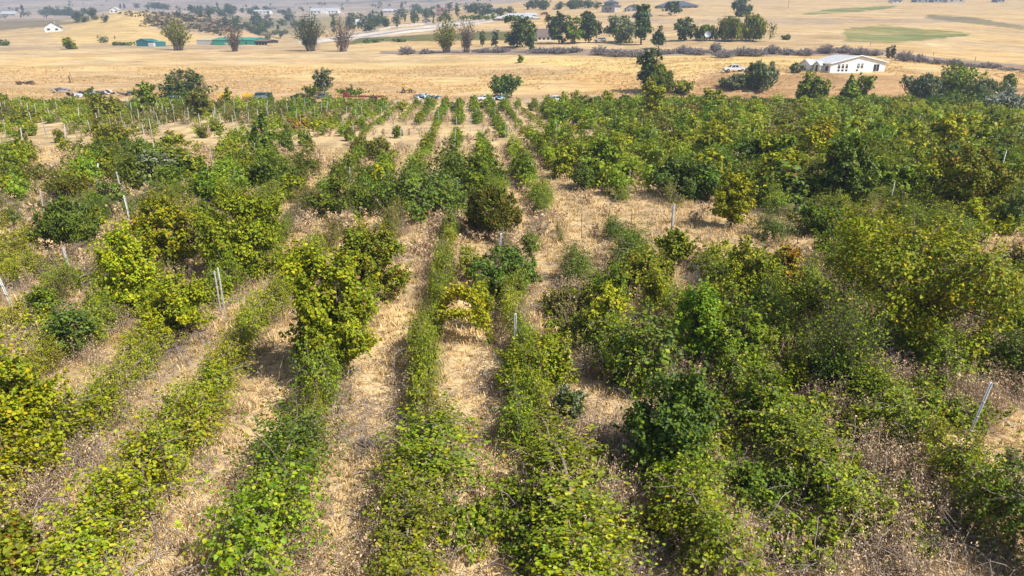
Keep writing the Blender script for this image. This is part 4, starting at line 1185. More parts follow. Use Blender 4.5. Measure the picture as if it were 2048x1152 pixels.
    paint(hills & (fbm(X * .004, Y * .004, 41) > .52), (.34,.27,.22), .7)
    paint(hills & (fbm(X * .011, Y * .009, 42) > .64), (.20,.19,.13), .7)
    ny, nx = X.shape
    V = np.stack([X, Y, Z], -1).reshape(-1, 3)
    idx = np.arange(ny * nx).reshape(ny, nx)
    q = np.stack([idx[:-1, :-1], idx[:-1, 1:], idx[1:, 1:], idx[1:, :-1]], -1).reshape(-1, 4)
    me = mesh_np('ground', V, quads=q, smooth=True)
    at = me.attributes.new('tint', 'FLOAT_COLOR', 'POINT')
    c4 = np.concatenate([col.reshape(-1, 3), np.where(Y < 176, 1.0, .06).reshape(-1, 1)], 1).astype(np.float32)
    at.data.foreach_set('color', c4.ravel())
    m, nt, out = nodes('ground'); L = nt.links.new
    a_ = N(nt, 'Attribute', attribute_name='tint'); tc = N(nt, 'TexCoord')
    bs = N(nt, 'BsdfPrincipled'); bs.inputs['Roughness'].default_value = .95; bs.inputs['Specular IOR Level'].default_value = .08
    def noise(scale, detail, vec=None, rough=.6):
        n = N(nt, 'TexNoise'); n.inputs['Scale'].default_value = scale; n.inputs['Detail'].default_value = detail; n.inputs['Roughness'].default_value = rough
        L(vec or tc.outputs['Object'], n.inputs['Vector']); return n.outputs[0]
    mp = N(nt, 'Mapping'); mp.inputs['Scale'].default_value = (.25, 1.0, 1.0); L(tc.outputs['Object'], mp.inputs['Vector'])
    fine = noise(9, 6); mid = noise(1.3, 5); streak = noise(.35, 6, mp.outputs[0], .7); litter = noise(3.5, 8, None, .75)
    def mul(col_in, fac, lo, hi, f0=.3, f1=.7):
        r = N(nt, 'MapRange'); r.inputs['From Min'].default_value = f0; r.inputs['From Max'].default_value = f1; r.inputs['To Min'].default_value = lo; r.inputs['To Max'].default_value = hi
        L(fac, r.inputs['Value']); h = N(nt, 'HueSaturation'); L(col_in, h.inputs['Color']); L(r.outputs[0], h.inputs['Value']); return h.outputs[0]
    c = mul(a_.outputs['Color'], fine, .84, 1.13); c = mul(c, mid, .8, 1.15); c = mul(c, streak, .6, 1.25); c = mul(c, noise(.07, 5, mp.outputs[0], .65), .8, 1.16, .35, .65)
    mx = N(nt, 'Mix', data_type='RGBA'); r = N(nt, 'MapRange'); r.inputs['From Min'].default_value = .56; r.inputs['From Max'].default_value = .66; r.inputs['To Max'].default_value = .4
    L(litter, r.inputs['Value']); mm = N(nt, 'Math', operation='MULTIPLY'); L(r.outputs[0], mm.inputs[0]); L(a_.outputs['Alpha'], mm.inputs[1]); L(mm.outputs[0], mx.inputs['Factor']); L(c, mx.inputs['A'])
    mx.inputs['B'].default_value = (.30, .22, .16, 1)
    L(mx.outputs['Result'], bs.inputs['Base Color'])
    bp = N(nt, 'Bump'); bp.inputs['Strength'].default_value = .6; bp.inputs['Distance'].default_value = .06; L(fine, bp.inputs['Height']); L(bp.outputs[0], bs.inputs['Normal'])
    L(bs.outputs[0], out.inputs['Surface'])
    me.materials.append(m)
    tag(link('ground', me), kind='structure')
build_ground()

# ------------------------------------------------------------------ hard-surface helpers
class G:
    def __init__(s): s.v = []; s.f = []
    def box(s, x0, x1, y0, y1, z0, z1):
        b = len(s.v); s.v += [(x, y, z) for z in (z0, z1) for (x, y) in ((x0, y0), (x1, y0), (x1, y1), (x0, y1))]
        s.f += [tuple(b + i for i in f) for f in ((3,2,1,0),(4,5,6,7),(0,1,5,4),(1,2,6,5),(2,3,7,6),(3,0,4,7))]; return s
    def prism(s, prof, y0, y1, axis='y', inset=None):
        """profile of (x,z) extruded along y (or (y,z) along x)"""
        b = len(s.v); n = len(prof)
        for i, e in enumerate((y0, y1)):
            for p in prof: s.v.append((p[0], e, p[1]) if axis == 'y' else (e, p[0], p[1]))
        s.f.append(tuple(b + i for i in range(n))); s.f.append(tuple(b + n + i for i in reversed(range(n))))
        for i in range(n): s.f.append((b + (i + 1) % n, b + i, b + n + i, b + n + (i + 1) % n))
        return s
    def quad(s, *p): b = len(s.v); s.v += list(p); s.f.append(tuple(range(b, b + len(p)))); return s
    def cyl(s, c, axis, r, l, n=14):
        b = len(s.v)
        for e in (-l / 2, l / 2):
            for k in range(n):
                a = 2 * math.pi * k / n; u, w = r * math.cos(a), r * math.sin(a)
                s.v.append({'x': (c[0] + e, c[1] + u, c[2] + w), 'y': (c[0] + u, c[1] + e, c[2] + w), 'z': (c[0] + u, c[1] + w, c[2] + e)}[axis])
        s.f.append(tuple(b + k for k in range(n))); s.f.append(tuple(b + n + k for k in reversed(range(n))))
        for k in range(n): s.f.append((b + (k + 1) % n, b + k, b + n + k, b + n + (k + 1) % n))
        return s
    def build(s, name, mat, parent=None, bevel=0):
        me = bpy.data.meshes.new(name); me.from_pydata(s.v, [], s.f)
        import bmesh
        bm = bmesh.new(); bm.from_mesh(me); bmesh.ops.recalc_face_normals(bm, faces=bm.faces)
        if bevel: bmesh.ops.bevel(bm, geom=[e for e in bm.edges], offset=bevel, segments=2, affect='EDGES', clamp_overlap=True)
        bm.to_mesh(me); bm.free()
        me.materials.append(MATS[mat]); return link(name, me, parent)
def root(name, label, cat, loc, rotz=0, group=None):
    o = bpy.data.objects.new(name, None); COL.objects.link(o); o.location = loc; o.rotation_euler = (0, 0, rotz)
    tag(o, label, cat, group); return o
def bmx(px, py, bottom=False): return P(px, py)

def window(par, x, y, z, w, h, face='-y', mat='glass', frame='white_paint', cols=1, name='window'):
    """a framed pane on a wall: face gives the outward direction"""
    t = .07
    def bx(g, a0, a1, d0, d1, z0, z1):
        if face == '-y': g.box(x + a0, x + a1, y - d1, y - d0, z0, z1)
        elif face == '+y': g.box(x + a0, x + a1, y + d0, y + d1, z0, z1)
        elif face == '-x': g.box(x - d1, x - d0, y + a0, y + a1, z0, z1)
        else: g.box(x + d0, x + d1, y + a0, y + a1, z0, z1)
    g = G()
    bx(g, -w/2 - t, -w/2, .003, .06, z - t, z + h + t); bx(g, w/2, w/2 + t, .003, .06, z - t, z + h + t)
    bx(g, -w/2, w/2, .003, .055, z - t, z); bx(g, -w/2, w/2, .003, .055, z + h, z + h + t)
    for i in range(1, cols): xx = -w/2 + w * i / cols; bx(g, xx - .03, xx + .03, .024, .05, z, z + h)
    f = g.build(name, frame, par)
    g = G(); bx(g, -w/2, w/2, .004, .02, z, z + h); g.build('pane', mat, f)

def gable(par, x0, x1, y0, y1, z0, hw, hr, axis, wall, roof, over=.35, thick=.16, skirt=.6, name_w='wall', name_r='roof'):
    """gabled block; axis = ridge direction"""
    g = G()
    if axis == 'y':
        m = (x0 + x1) / 2
        g.prism([(x0, z0 - skirt), (x1, z0 - skirt), (x1, z0 + hw), (m, z0 + hw + hr), (x0, z0 + hw)], y0, y1)
    else:
        m = (y0 + y1) / 2
        g.prism([(y0, z0 - skirt), (y1, z0 - skirt), (y1, z0 + hw), (m, z0 + hw + hr), (y0, z0 + hw)], x0, x1, 'x')
    g.build(name_w, wall, par)
    g = G()
    a0, a1 = (x0, x1) if axis == 'y' else (y0, y1); e0, e1 = (y0, y1) if axis == 'y' else (x0, x1)
    half = (a1 - a0) / 2; sl = hr / half; zb = z0 + hw + .02; zr = z0 + hw + hr + .02
    m = (a0 + a1) / 2
    g.prism([(a0 - over, zb - sl * over), (m, zr), (a1 + over, zb - sl * over), (a1 + over, zb - sl * over + thick), (m, zr + thick), (a0 - over, zb - sl * over + thick)], e0 - over, e1 + over, 'y' if axis == 'y' else 'x')
    return g.build(name_r, roof, par)

def hip(par, x0, x1, y0, y1, z0, h, roof, over=.5, ridge=.5, name='roof'):
    g = G(); x0 -= over; x1 += over; y0 -= over; y1 += over
    L, W = x1 - x0, y1 - y0; my = (y0 + y1) / 2; i = min(W / 2, L / 2 * (1 - ridge * .3))
    g.v = [(x0,y0,z0),(x1,y0,z0),(x1,y1,z0),(x0,y1,z0),(x0+i,my,z0+h),(x1-i,my,z0+h),(x0,y0,z0-.15),(x1,y0,z0-.15),(x1,y1,z0-.15),(x0,y1,z0-.15)]
    g.f = [(0,1,5,4),(1,2,5),(2,3,4,5),(3,0,4),(9,8,7,6),(0,6,7,1),(1,7,8,2),(2,8,9,3),(3,9,6,0)]
    return g.build(name, roof, par)

# white gabled house on the bank
p = P(1715, 145); k = depth(p) / F
hs = root('white_house', 'white gabled house with grey roof on the brown bank, right side', 'house', (p.x, p.y, p.z - .1), R(20))
W = 110 * k / .78; D = 9.4; HW = 18 * k; HR = 13.5 * k
gable(hs, -W/2, W/2, 0, D, 0, HW, HR, 'y', 'white_wall', 'grey_roof', .5)
g = G(); sl = HR / (W/2)
for sgn in (-1, 1):
    for a in range(1):
        x0, x1 = sgn * (W/2 + .5), 0
        g.prism([(x0, HW - sl*.5 + .10), (0, HW + HR + .10), (0, HW + HR + .36), (x0, HW - sl*.5 + .36)], -.56, -.51)
g.build('barge_board', 'white_paint', hs)
for cx in (-W*.415+1.3, -W*.415+2.75, -W*.415+4.2):
    window(hs, cx, 0, HW*.82, .85, .3, '-y', cols=1); window(hs, cx, 0, HW*.5, .85, .75, '-y', cols=1); window(hs, cx, 0, HW*.2, .85, .55, '-y', cols=1)
for cx in (-.1, 1.3):
    window(hs, cx, 0, HW*.86, .95, .32, '-y'); window(hs, cx, 0, HW*.48, .95, .85, '-y', cols=2)
window(hs, -.4, 0, HW*.18, .8, .5, '-y')
window(hs, W*.33, 0, .35, 2.2, 1.95, '-y', cols=2, name='sliding_door')
for yy, w in ((1.3, 1.2),): window(hs, -W/2, yy, .7, w, 1.3, '-x')
gable(hs, -W/2 - 1.5, -W/2 - .004, 2.5, 5.0, 0, HW*.85, .9, 'x', 'white_wall', 'grey_roof', .3, name_w='porch_wall', name_r='porch_roof')
window(hs, -W/2 - 1.5, 3.75, .3, 1.0, 1.9, '-x', name='door')
gable(hs, -W/2 - 2.2, -W/2 - .006, 5.8, 9.9, 0, HW*.85, 1.3, 'x', 'white_wall', 'grey_roof', .35, name_w='wing_wall', name_r='wing_roof')
window(hs, -W/2 - 2.2, 7.9, .6, 1.3, 1.3, '-x', cols=2)
g = G(); g.box(-4, -3.4, 6, 6.5, HW + HR*.55, HW + HR*.72); g.build('roof_vent', 'grey_wall', hs)
g = G(); g.box(W*.33 - 1.2, W*.33 + 1.2, -1.3, -.07, -.4, .25); g.box(W*.33 - .6, W*.33 + .6, -1.7, -1.304, -.4, .05); g.build('steps', 'tan_wall', hs)

# teal shed
p = P(296, 93); k = depth(p) / F
sh = root('metal_shed', 'dark teal metal shed with an open bay at the field crest', 'shed', p, R(-6))
gable(sh, -24*k, 0, 0, 10, 0, 10*k, 4*k, 'y', 'teal_metal', 'teal_metal', .2)
gable(sh, .006, 24*k - 2, .4, 9.6, 0, 8*k, 1.5*k, 'y', 'teal_metal', 'green_metal', .15, name_w='bay_wall', name_r='bay_roof')
g = G(); g.box(1.0, 24*k - 3.2, .3, .397, -.3, 6*k); g.build('bay_shade_panel', 'scrap_dark', sh)  # dark slab in scrap colour, standing in for the shade inside the bay
g = G(); g.box(2.2, 5.2, -3, -1.2, 0, 1.9); g.build('stored_crate', 'tarp_white', sh)
# green barn
p = P(470, 90); k = depth(p) / F
gb = root('green_barn', 'long green metal barn with open timber bays at its right end', 'barn', (p.x, p.y + 8, p.z - .2), R(-3))
gable(gb, -56*k, 30*k, 0, 22, 0, 9.5*k, 4.5*k, 'x', 'green_metal', 'green_metal', .3)
gable(gb, -92*k, -56.05*k, 2, 16, 0, 9*k, 2*k, 'x', 'pale_metal', 'pale_metal', .2, name_w='side_wall', name_r='side_roof')
gable(gb, 30.1*k, 56*k, 1, 20, 3.2*k, 4*k, 2.5*k, 'x', 'dark_wood', 'brown_roof', .6, skirt=0, name_w='open_bay_loft', name_r='open_bay_roof')
for i in range(5):
    g = G(); x = 31*k + i * 6*k; g.box(x, x + .35, 1.1, 1.5, -1, 3.2*k); g.build('bay_post', 'tan_wall', gb)
for x in (-22*k, -10*k, 12*k):
    g = G(); g.box(x, x + 3*k, -.06, -.004, 0, 6*k); g.build('door', 'dark_wood', gb)
g = G(); g.box(-30*k, 26*k, -.05, -.003, 0, 4.6*k) if False else g.box(-31*k, -24*k, -.05, -.003, .2, 4.6*k); g.build('side_panel', 'pale_metal', gb)

def house(px, py, wpx, hpx, rpx, depth_m, wall, roof, label, rot=0, kind='hip', nwin=4, name='farmhouse', chimney=False, cat='house'):
    p = P(px, py); k = depth(p) / F
    h = root(name, label, cat, (p.x, p.y, p.z - .1), R(rot))
    w = wpx * k; hw = hpx * k; hr = rpx * k
    if kind == 'hip':
        g = G(); g.box(-w/2, w/2, 0, depth_m, -1.5, hw); g.build('wall', wall, h); rf = hip(h, -w/2, w/2, 0, depth_m, hw + .15, hr, roof, 1.0)
    else:
        rf = gable(h, -w/2, w/2, 0, depth_m, 0, hw, hr, kind, wall, roof, .5, skirt=1.5)
    for i in range(nwin):
        x = -w/2 + w * (i + .5) / nwin; ww = min(w / nwin * .5, 2.2)
        window(h, x, 0, hw * .3, ww, hw * .45, '-y', cols=1)
    if chimney:
        g = G(); g.box(w*.1, w*.1 + 1, depth_m*.4, depth_m*.4 + 1, hw, hw + hr + 1.2); g.build('chimney', 'tan_wall', rf)
    return h, k
# brown-roofed farmhouse between the oaks
h, k = house(1092, 82, 34, 9, 14, 12, 'white_wall', 'brown_roof', 'low white farmhouse with brown roof between dark oaks', 0, 'x', 4)
# big two-tier barn on the slope
p = P(1222, 24); k = depth(p) / F
b = root('tiered_barn', 'tall barn with stacked grey roofs on the dry slope', 'barn', p, R(-38))
g = G(); g.box(-15*k, 15*k, -12*k, 12*k, -2, 11*k); g.build('wall', 'barn_wall', b)
hip(b, -15*k, 15*k, -12*k, 12*k, 11*k + .15, 5*k, 'slate_roof', 1.2)
g = G(); g.box(-11*k, 11*k, -9*k, 9*k, 13*k, 17*k); g.build('upper_wall', 'grey_wall', b)
hip(b, -11*k, 11*k, -9*k, 9*k, 17*k + .15, 5*k, 'slate_roof', 1.0, name='upper_roof')
for x in (-5*k, 5*k): window(b, x, -12*k, 4*k, 1.6, 1.6, '-y', frame='dark_wood')
g = G(); g.box(-1.2*k, 1.2*k, -12*k - .06, -12*k - .004, 0, 6*k); g.build('door', 'dark_wood', b)
house(1262, 23, 20, 6, 6, 9, 'grey_wall', 'slate_roof', 'small dark-roofed cabin right of the tiered barn', 0, 'y', 2, 'cabin')
house(1356, 17, 78, 5, 10, 24, 'grey_wall', 'slate_roof', 'long house with a low dark spreading roof on the slope', -4, 'hip', 7, 'ranch_house')
house(1288, 34, 32, 2.5, 5, 9, 'grey_wall', 'slate_roof', 'low dark roofed shelter behind the tallest conifer', 6, 'x', 0, 'shelter', cat='shed')
house(1034, 40, 88, 3, 10, 20, 'tan_wall', 'grey_roof', 'long low grey-roofed building above the mown pasture', -2, 'hip', 6, 'ranch_house')
house(1062, 33, 22, 3, 4, 10, 'white_wall', 'grey_roof', 'small white building right of the long low grey-roofed building', 0, 'x', 2, 'outbuilding', cat='building')
house(106, 63, 28, 8, 9, 11, 'white_wall', 'slate_roof', 'lone white house with dark roof left of the brushy mound', 24, 'y', 2, 'cottage', True)
house(228, 25, 16, 5, 5, 10, 'white_wall', 'grey_roof', 'small white house on top of the brushy mound', 10, 'y', 2, 'cottage')
house(16, 32, 30, 4, 5, 14, 'barn_wall', 'grey_roof', 'grey roofed long house at the far left edge', 0, 'x', 3, 'cottage')
house(522, 27, 34, 4, 3, 18, 'white_wall', 'grey_roof', 'low white building on the far vineyard ridge', 0, 'x', 5, 'outbuilding', cat='building')
h, k = house(648, 27, 56, 5, 5, 22, 'white_wall', 'grey_roof', 'wide white mansion with central gable on the far ridge', 0, 'x', 8, 'mansion')
gable(h, -6*k, 6*k, -5, -.005, 0, 6*k, 6*k, 'y', 'white_wall', 'grey_roof', .4, name_w='central_gable', name_r='gable_roof')
house(724, 52, 24, 8, 5, 12, 'white_wall', 'grey_roof', 'white cottage in the trees left of the sloping pale road', 8, 'x', 3, 'cottage', True)
house(852, 46, 15, 5, 4, 10, 'grey_wall', 'slate_roof', 'dark blue-grey shed above the sloping pale road', 0, 'y', 1, 'shed', cat='shed')
house(872, 33, 34, 5, 4, 14, 'tan_wall', 'rust_roof', 'reddish roofed house in the far trees, left one', 5, 'x', 4, 'cottage')
house(892, 24, 40, 4, 4, 16, 'tan_wall', 'rust_roof', 'reddish roofed house in the far trees, right one', -5, 'x', 4, 'cottage')
house(985, 28, 44, 6, 5, 16, 'grey_wall', 'slate_roof', 'dark roofed house among the trees above the pale road', 12, 'x', 4, 'cottage')
house(780, 26, 28, 4, 4, 12, 'barn_wall', 'grey_roof', 'pale house low among the far trees, centre', 0, 'x', 3, 'cottage')
for i, (px, w, l) in enumerate(((1845, 24, 'blue-grey shed'), (1876, 18, 'dark blue shed'), (1912, 36, 'pale grey long shed'), (2002, 14, 'small blue shed'))):
    house(px, 5, w, 8, 2, 12, 'grey_wall' if i != 2 else 'barn_wall', 'slate_roof' if i != 2 else 'grey_roof', '%s on the skyline at the top right, %s of four' % (l, ordn(i)), 0, 'x', 2, 'outbuilding', cat='shed')
house(1795, 6, 18, 4, 3, 10, 'white_wall', 'slate_roof', 'tiny white building by a tree at the top of the dry slope', 0, 'x', 2, 'outbuilding', cat='building')

# pale rail fence on the road bank
def rail_fence(name, label, pts, h, spacing, mat, rails=3, rr=.06):
    W_ = [P(*q) for q in pts]
    r = root(name, label, 'fence', W_[0])
    posts = []
    for a, b in zip(W_[:-1], W_[1:]):
        n = max(1, int((b - a).length / spacing))
        for i in range(n):
            q = a.lerp(b, i / n); posts.append(Vector((q.x, q.y, gz(q.x, q.y))) - W_[0])
    g = G(); s = []
    for a, b in zip(posts[:-1], posts[1:]):
        for j in range(rails):
            z = h * (j + .7) / rails; s.append((np.array(a) + [0, 0, z], np.array(b) + [0, 0, z], rr, rr))
    V, q = tubes(s, 4); me = mesh_np('rails', V, quads=q, mat=mat); link('rails', me, r)
    V, q, t = prism_np(.1, h, 6); pm = mesh_np('post', V, quads=q, tris=t, mat=mat)
    for p_ in posts[:98]: link('post', pm, r, p_)
rail_fence('rail_fence', 'white rail fence climbing along the pale sloping road', [(690,70),(760,62),(850,50),(930,41),(990,30)], 1.6, 4.5, 'white_paint', 3, .12)
rail_fence('wire_fence', 'post and wire fence on the dry slope at the right edge', [(1740,92),(1787,96),(1866,112),(1950,122),(2040,132)], 1.6, 14, 'dark_wood', 2, .02)
# pale road strip on the bank
def strip(name, pts, w, mat, lift=.12, nd=40):
    W_ = [P(*q) for q in pts]; V = []; q = []
    L_ = []
    for a, b in zip(W_[:-1], W_[1:]):
        for i in range(nd): L_.append(a.lerp(b, i / nd))
    L_.append(W_[-1])
    for i, p_ in enumerate(L_):
        t = (L_[min(i + 1, len(L_) - 1)] - L_[max(i - 1, 0)]); t.z = 0; t.normalize(); s = Vector((-t.y, t.x, 0))
        for e in (-1, 0, 1):
            x, y = p_.x + s.x * w / 2 * e, p_.y + s.y * w / 2 * e; V.append((x, y, gz(x, y) + lift))
    for i in range(len(L_) - 1):
        b = i * 3; q += [(b, b + 1, b + 4, b + 3), (b + 1, b + 2, b + 5, b + 4)]
    tag(link(name, mesh_np(name, np.array(V), quads=np.array(q), mat=mat)), kind='structure')
strip('road', [(600,82),(690,76),(760,68),(850,57),(930,48),(1000,36)], 9, 'pale_road', .25)

# ------------------------------------------------------------------ vehicles and junk
def wheel_part(par, x, y, r, w=.22):
    t = G().cyl((x, y, r), 'y', r, w, 16).build('wheel', 'tyre', par)
    G().cyl((x, y, r), 'y', r * .58, w + .02, 12).build('rim', 'chrome', t)
def vehicle(kind, label, loc, rot, paint, scale=1.0, second=None, wheels=True, name=None, cat=None):
    r = root(name or kind, label, cat or {'sedan': 'car', 'suv': 'car', 'pickup': 'pickup truck', 'van': 'van'}[kind], loc, rot)
    r.scale = (scale,) * 3
    if kind == 'sedan':
        L = 4.6; lo = [(-2.3,.35),(-2.28,.72),(-1.9,.86),(-1.2,.92),(1.35,.92),(2.2,.86),(2.3,.6),(2.28,.35)]
        cab = [(-1.35,.9),(-.55,1.42),(.75,1.44),(1.65,.92)]; ax = (-1.45, 1.4); wr = .32; W = .86
        wins = [[(-1.12,.95),(-.5,1.37),(.05,1.38),(.05,.95)], [(.13,.95),(.13,1.38),(.7,1.37),(1.35,.96)]]
    elif kind == 'suv':
        L = 4.5; lo = [(-2.25,.4),(-2.22,.85),(-1.7,1.0),(-1.1,1.05),(2.1,1.05),(2.22,.9),(2.2,.4)]
        cab = [(-1.2,1.03),(-.5,1.62),(1.85,1.66),(2.15,1.04)]; ax = (-1.4, 1.35); wr = .36; W = .88
        wins = [[(-.95,1.09),(-.45,1.54),(.15,1.56),(.15,1.09)], [(.25,1.09),(.25,1.56),(1.1,1.57),(1.1,1.09)], [(1.2,1.09),(1.2,1.57),(1.75,1.57),(1.95,1.1)]]
    elif kind == 'pickup':
        L = 5.8; lo = [(-2.9,.5),(-2.88,.98),(-1.75,1.1),(-1.3,1.14),(2.85,1.14),(2.9,.55)]
        cab = [(-1.45,1.12),(-.75,1.78),(.75,1.8),(.95,1.13)]; ax = (-1.9, 1.75); wr = .4; W = .95
        wins = [[(-1.15,1.18),(-.68,1.7),(-.1,1.72),(-.1,1.18)], [(.0,1.18),(.0,1.72),(.66,1.72),(.78,1.18)]]
    else:
        L = 4.7; lo = [(-2.35,.45),(-2.35,1.0),(-2.2,1.2),(2.3,1.2),(2.35,.5)]
        cab = [(-2.2,1.18),(-1.85,1.9),(-1.5,2.0),(2.1,2.0),(2.28,1.19)]; ax = (-1.5, 1.4); wr = .34; W = .88
        wins = [[(-1.85,1.25),(-1.6,1.8),(-1.0,1.82),(-1.0,1.25)], [(-.88,1.25),(-.88,1.82),(.2,1.82),(.2,1.25)], [(.32,1.25),(.32,1.82),(1.2,1.82),(1.2,1.25)], [(1.32,1.25),(1.32,1.82),(1.95,1.82),(2.05,1.25)]]
    g = G(); g.prism(lo, -W, W); body = g.build('body', paint, r, .06)
    # greenhouse narrows towards the roof
    g = G(); n = len(cab); zb = min(c[1] for c in cab); zt = max(c[1] for c in cab)
    for s in (-1, 1):
        for x, z in cab: g.v.append((x, s * (W - .04 - .13 * (z - zb) / (zt - zb)), z))
    g.f = [tuple(range(n)), tuple(n + i for i in reversed(range(n)))] + [((i + 1) % n, i, n + i, n + (i + 1) % n) for i in range(n)]
    g.build('cabin', second or paint, r, .03)
    def yy(z, s): return s * (W - .04 - .13 * (z - zb) / (zt - zb) + .012)
    for s in (-1, 1):
        for w_ in wins:
            g = G(); g.v = [(x, yy(z, s), z) for x, z in w_] + [(x, yy(z, s) - s * .05, z) for x, z in w_]
            m = len(w_); g.f = [tuple(range(m)), tuple(m + i for i in range(m))] + [(i, (i + 1) % m, m + (i + 1) % m, m + i) for i in range(m)]
            g.build('side_window', 'glass', r)
    for (a, b, nm) in ((cab[0], cab[1], 'windscreen'), (cab[-1], cab[-2], 'rear_window')):
        ta, tb = .14, .88; d = .012 if a is cab[-1] else -.012
        pa = (a[0] + (b[0] - a[0]) * ta, a[1] + (b[1] - a[1]) * ta); pb = (a[0] + (b[0] - a[0]) * tb, a[1] + (b[1] - a[1]) * tb)
        wa = W - .2; wb = W - .28
        g = G(); g.v = [(pa[0] + d, -wa, pa[1] + .01), (pa[0] + d, wa, pa[1] + .01), (pb[0] + d, wb, pb[1] + .01), (pb[0] + d, -wb, pb[1] + .01),
                        (pa[0] - d, -wa, pa[1] - .01), (pa[0] - d, wa, pa[1] - .01), (pb[0] - d, wb, pb[1] - .01), (pb[0] - d, -wb, pb[1] - .01)]
        g.f = [(0,1,2,3),(7,6,5,4),(0,4,5,1),(1,5,6,2),(2,6,7,3),(3,7,4,0)]; g.build(nm, 'glass', r)
    if kind == 'pickup':
        g = G(); g.box(1.05, 2.78, -W + .12, W - .12, 1.142, 1.16); g.build('cargo_bed', 'scrap_dark', r)
        g = G(); g.box(1.0, 2.86, -W + .0, -W + .09, 1.142, 1.3); g.box(1.0, 2.86, W - .09, W, 1.142, 1.3); g.box(2.77, 2.86, -W + .095, W - .095, 1.142, 1.3); g.build('bed_side', paint, r)
    x0 = lo[0][0]
    for s in (-1, 1):
        G().box(x0 - .02, x0 + .05, s * .5 - .18, s * .5 + .18, .62, .78).build('headlight', 'chrome', r)
        G().box(-x0 - .05, -x0 + .02, s * .62 - .1, s * .62 + .1, .62, .85).build('tail_light', 'red_rust', r)
    G().box(x0 - .07, x0 + .02, -W + .05, W - .05, .36, .5).build('bumper', 'chrome', r)
    if wheels:
        for x in ax:
            for s in (-1, 1): wheel_part(r, x, s * (W - .08), wr)
    return r
def vloc(px, py): return P(px, py)
# silver-white pickup beside the thorn shrubs
p = P(1468, 144); vehicle('pickup', 'white pickup truck parked on the bank left of the white house', p, R(4), 'car_white', 46 * depth(p) / F / 5.9)
p = P(1110, 204); vehicle('sedan', 'white car parked alone at the far vineyard edge', p, R(4), 'car_white', 40 * depth(p) / F / 4.7)
p = P(527, 200); vehicle('van', 'old blue van with pale blue band by the far vineyard edge', p, R(-3), 'car_blue_light', 34 * depth(p) / F / 4.6, 'car_blue')
p = P(599, 198); vehicle('sedan', 'dark wrecked car right of the old blue van', p, R(6), 'car_dark', .98)
p = P(646, 198); vehicle('sedan', 'dark grey wrecked car left of the rusty red trailer', p, R(-8), 'car_grey', .98)
p = P(972, 201); vehicle('sedan', 'pale car half hidden left of the round dark centre bush', p, R(10), 'car_white', .95)
p = P(1200, 84); vehicle('suv', 'pale car parked under the dark broad farmyard oak', p, R(0), 'car_white', 1.3)
p = P(1068, 31); vehicle('suv', 'dark red vehicle parked beside the long low grey-roofed building', (p.x + 8, p.y - 3, gz(p.x + 8, p.y - 3)), R(0), 'red_rust', 1.4)
# rusty red flatbed trailer
p = P(728, 200); k = depth(p) / F
t = root('flatbed_trailer', 'long rusty red flatbed trailer at the vineyard edge', 'trailer', p, R(-2))
G().box(-39*k, 39*k, -1.2, 1.2, .75, 1.05).build('deck', 'red_rust', t)
G().box(-39*k, -32*k, -1.15, 1.15, 1.054, 2.0).build('headboard', 'red_rust', t)
for x in (16*k, 22*k):
    for s in (-1, 1): wheel_part(t, x, s * 1.0, .42, .3)
G().box(-42*k, -39.02*k, -.2, .2, .6, .9).build('hitch', 'scrap_dark', t)
for s in (-1, 1): G().box(-30*k, -29*k, s*.9 - .1, s*.9 + .1, -.2, .746).build('landing_leg', 'scrap_dark', t)
# yellow farm machine in the field
p = P(814, 186); k = depth(p) / F
t = root('farm_machine', 'rusty yellow farm machine standing in the dry field', 'machine', p, R(6))
G().box(-10*k, 14*k, -.5, .5, .5, .75).build('frame', 'orange_rust', t)
G().box(-9*k, -5*k, -.6, .6, .754, 1.5).build('engine_housing', 'orange_rust', t)
g = G(); g.box(-9.5*k, -4*k, -.7, .7, 2.1, 2.45); g.build('canopy', 'yellow_paint', t)
for x in (-9*k, -4.5*k): G().box(x, x + .1, -.55, -.45, 1.504, 2.096).build('canopy_post', 'scrap_dark', t)
G().prism([(1*k, .754), (9*k, .754), (8*k, 1.35), (2*k, 1.2)], -.45, .45).build('hopper', 'yellow_paint', t)
for x in (-7*k, 7*k):
    for s in (-1, 1): wheel_part(t, x, s * .75, .5, .25)
g = G(); g.box(14.05*k, 19*k, -.9, .9, .35, .5); g.build('blade', 'orange_rust', t)
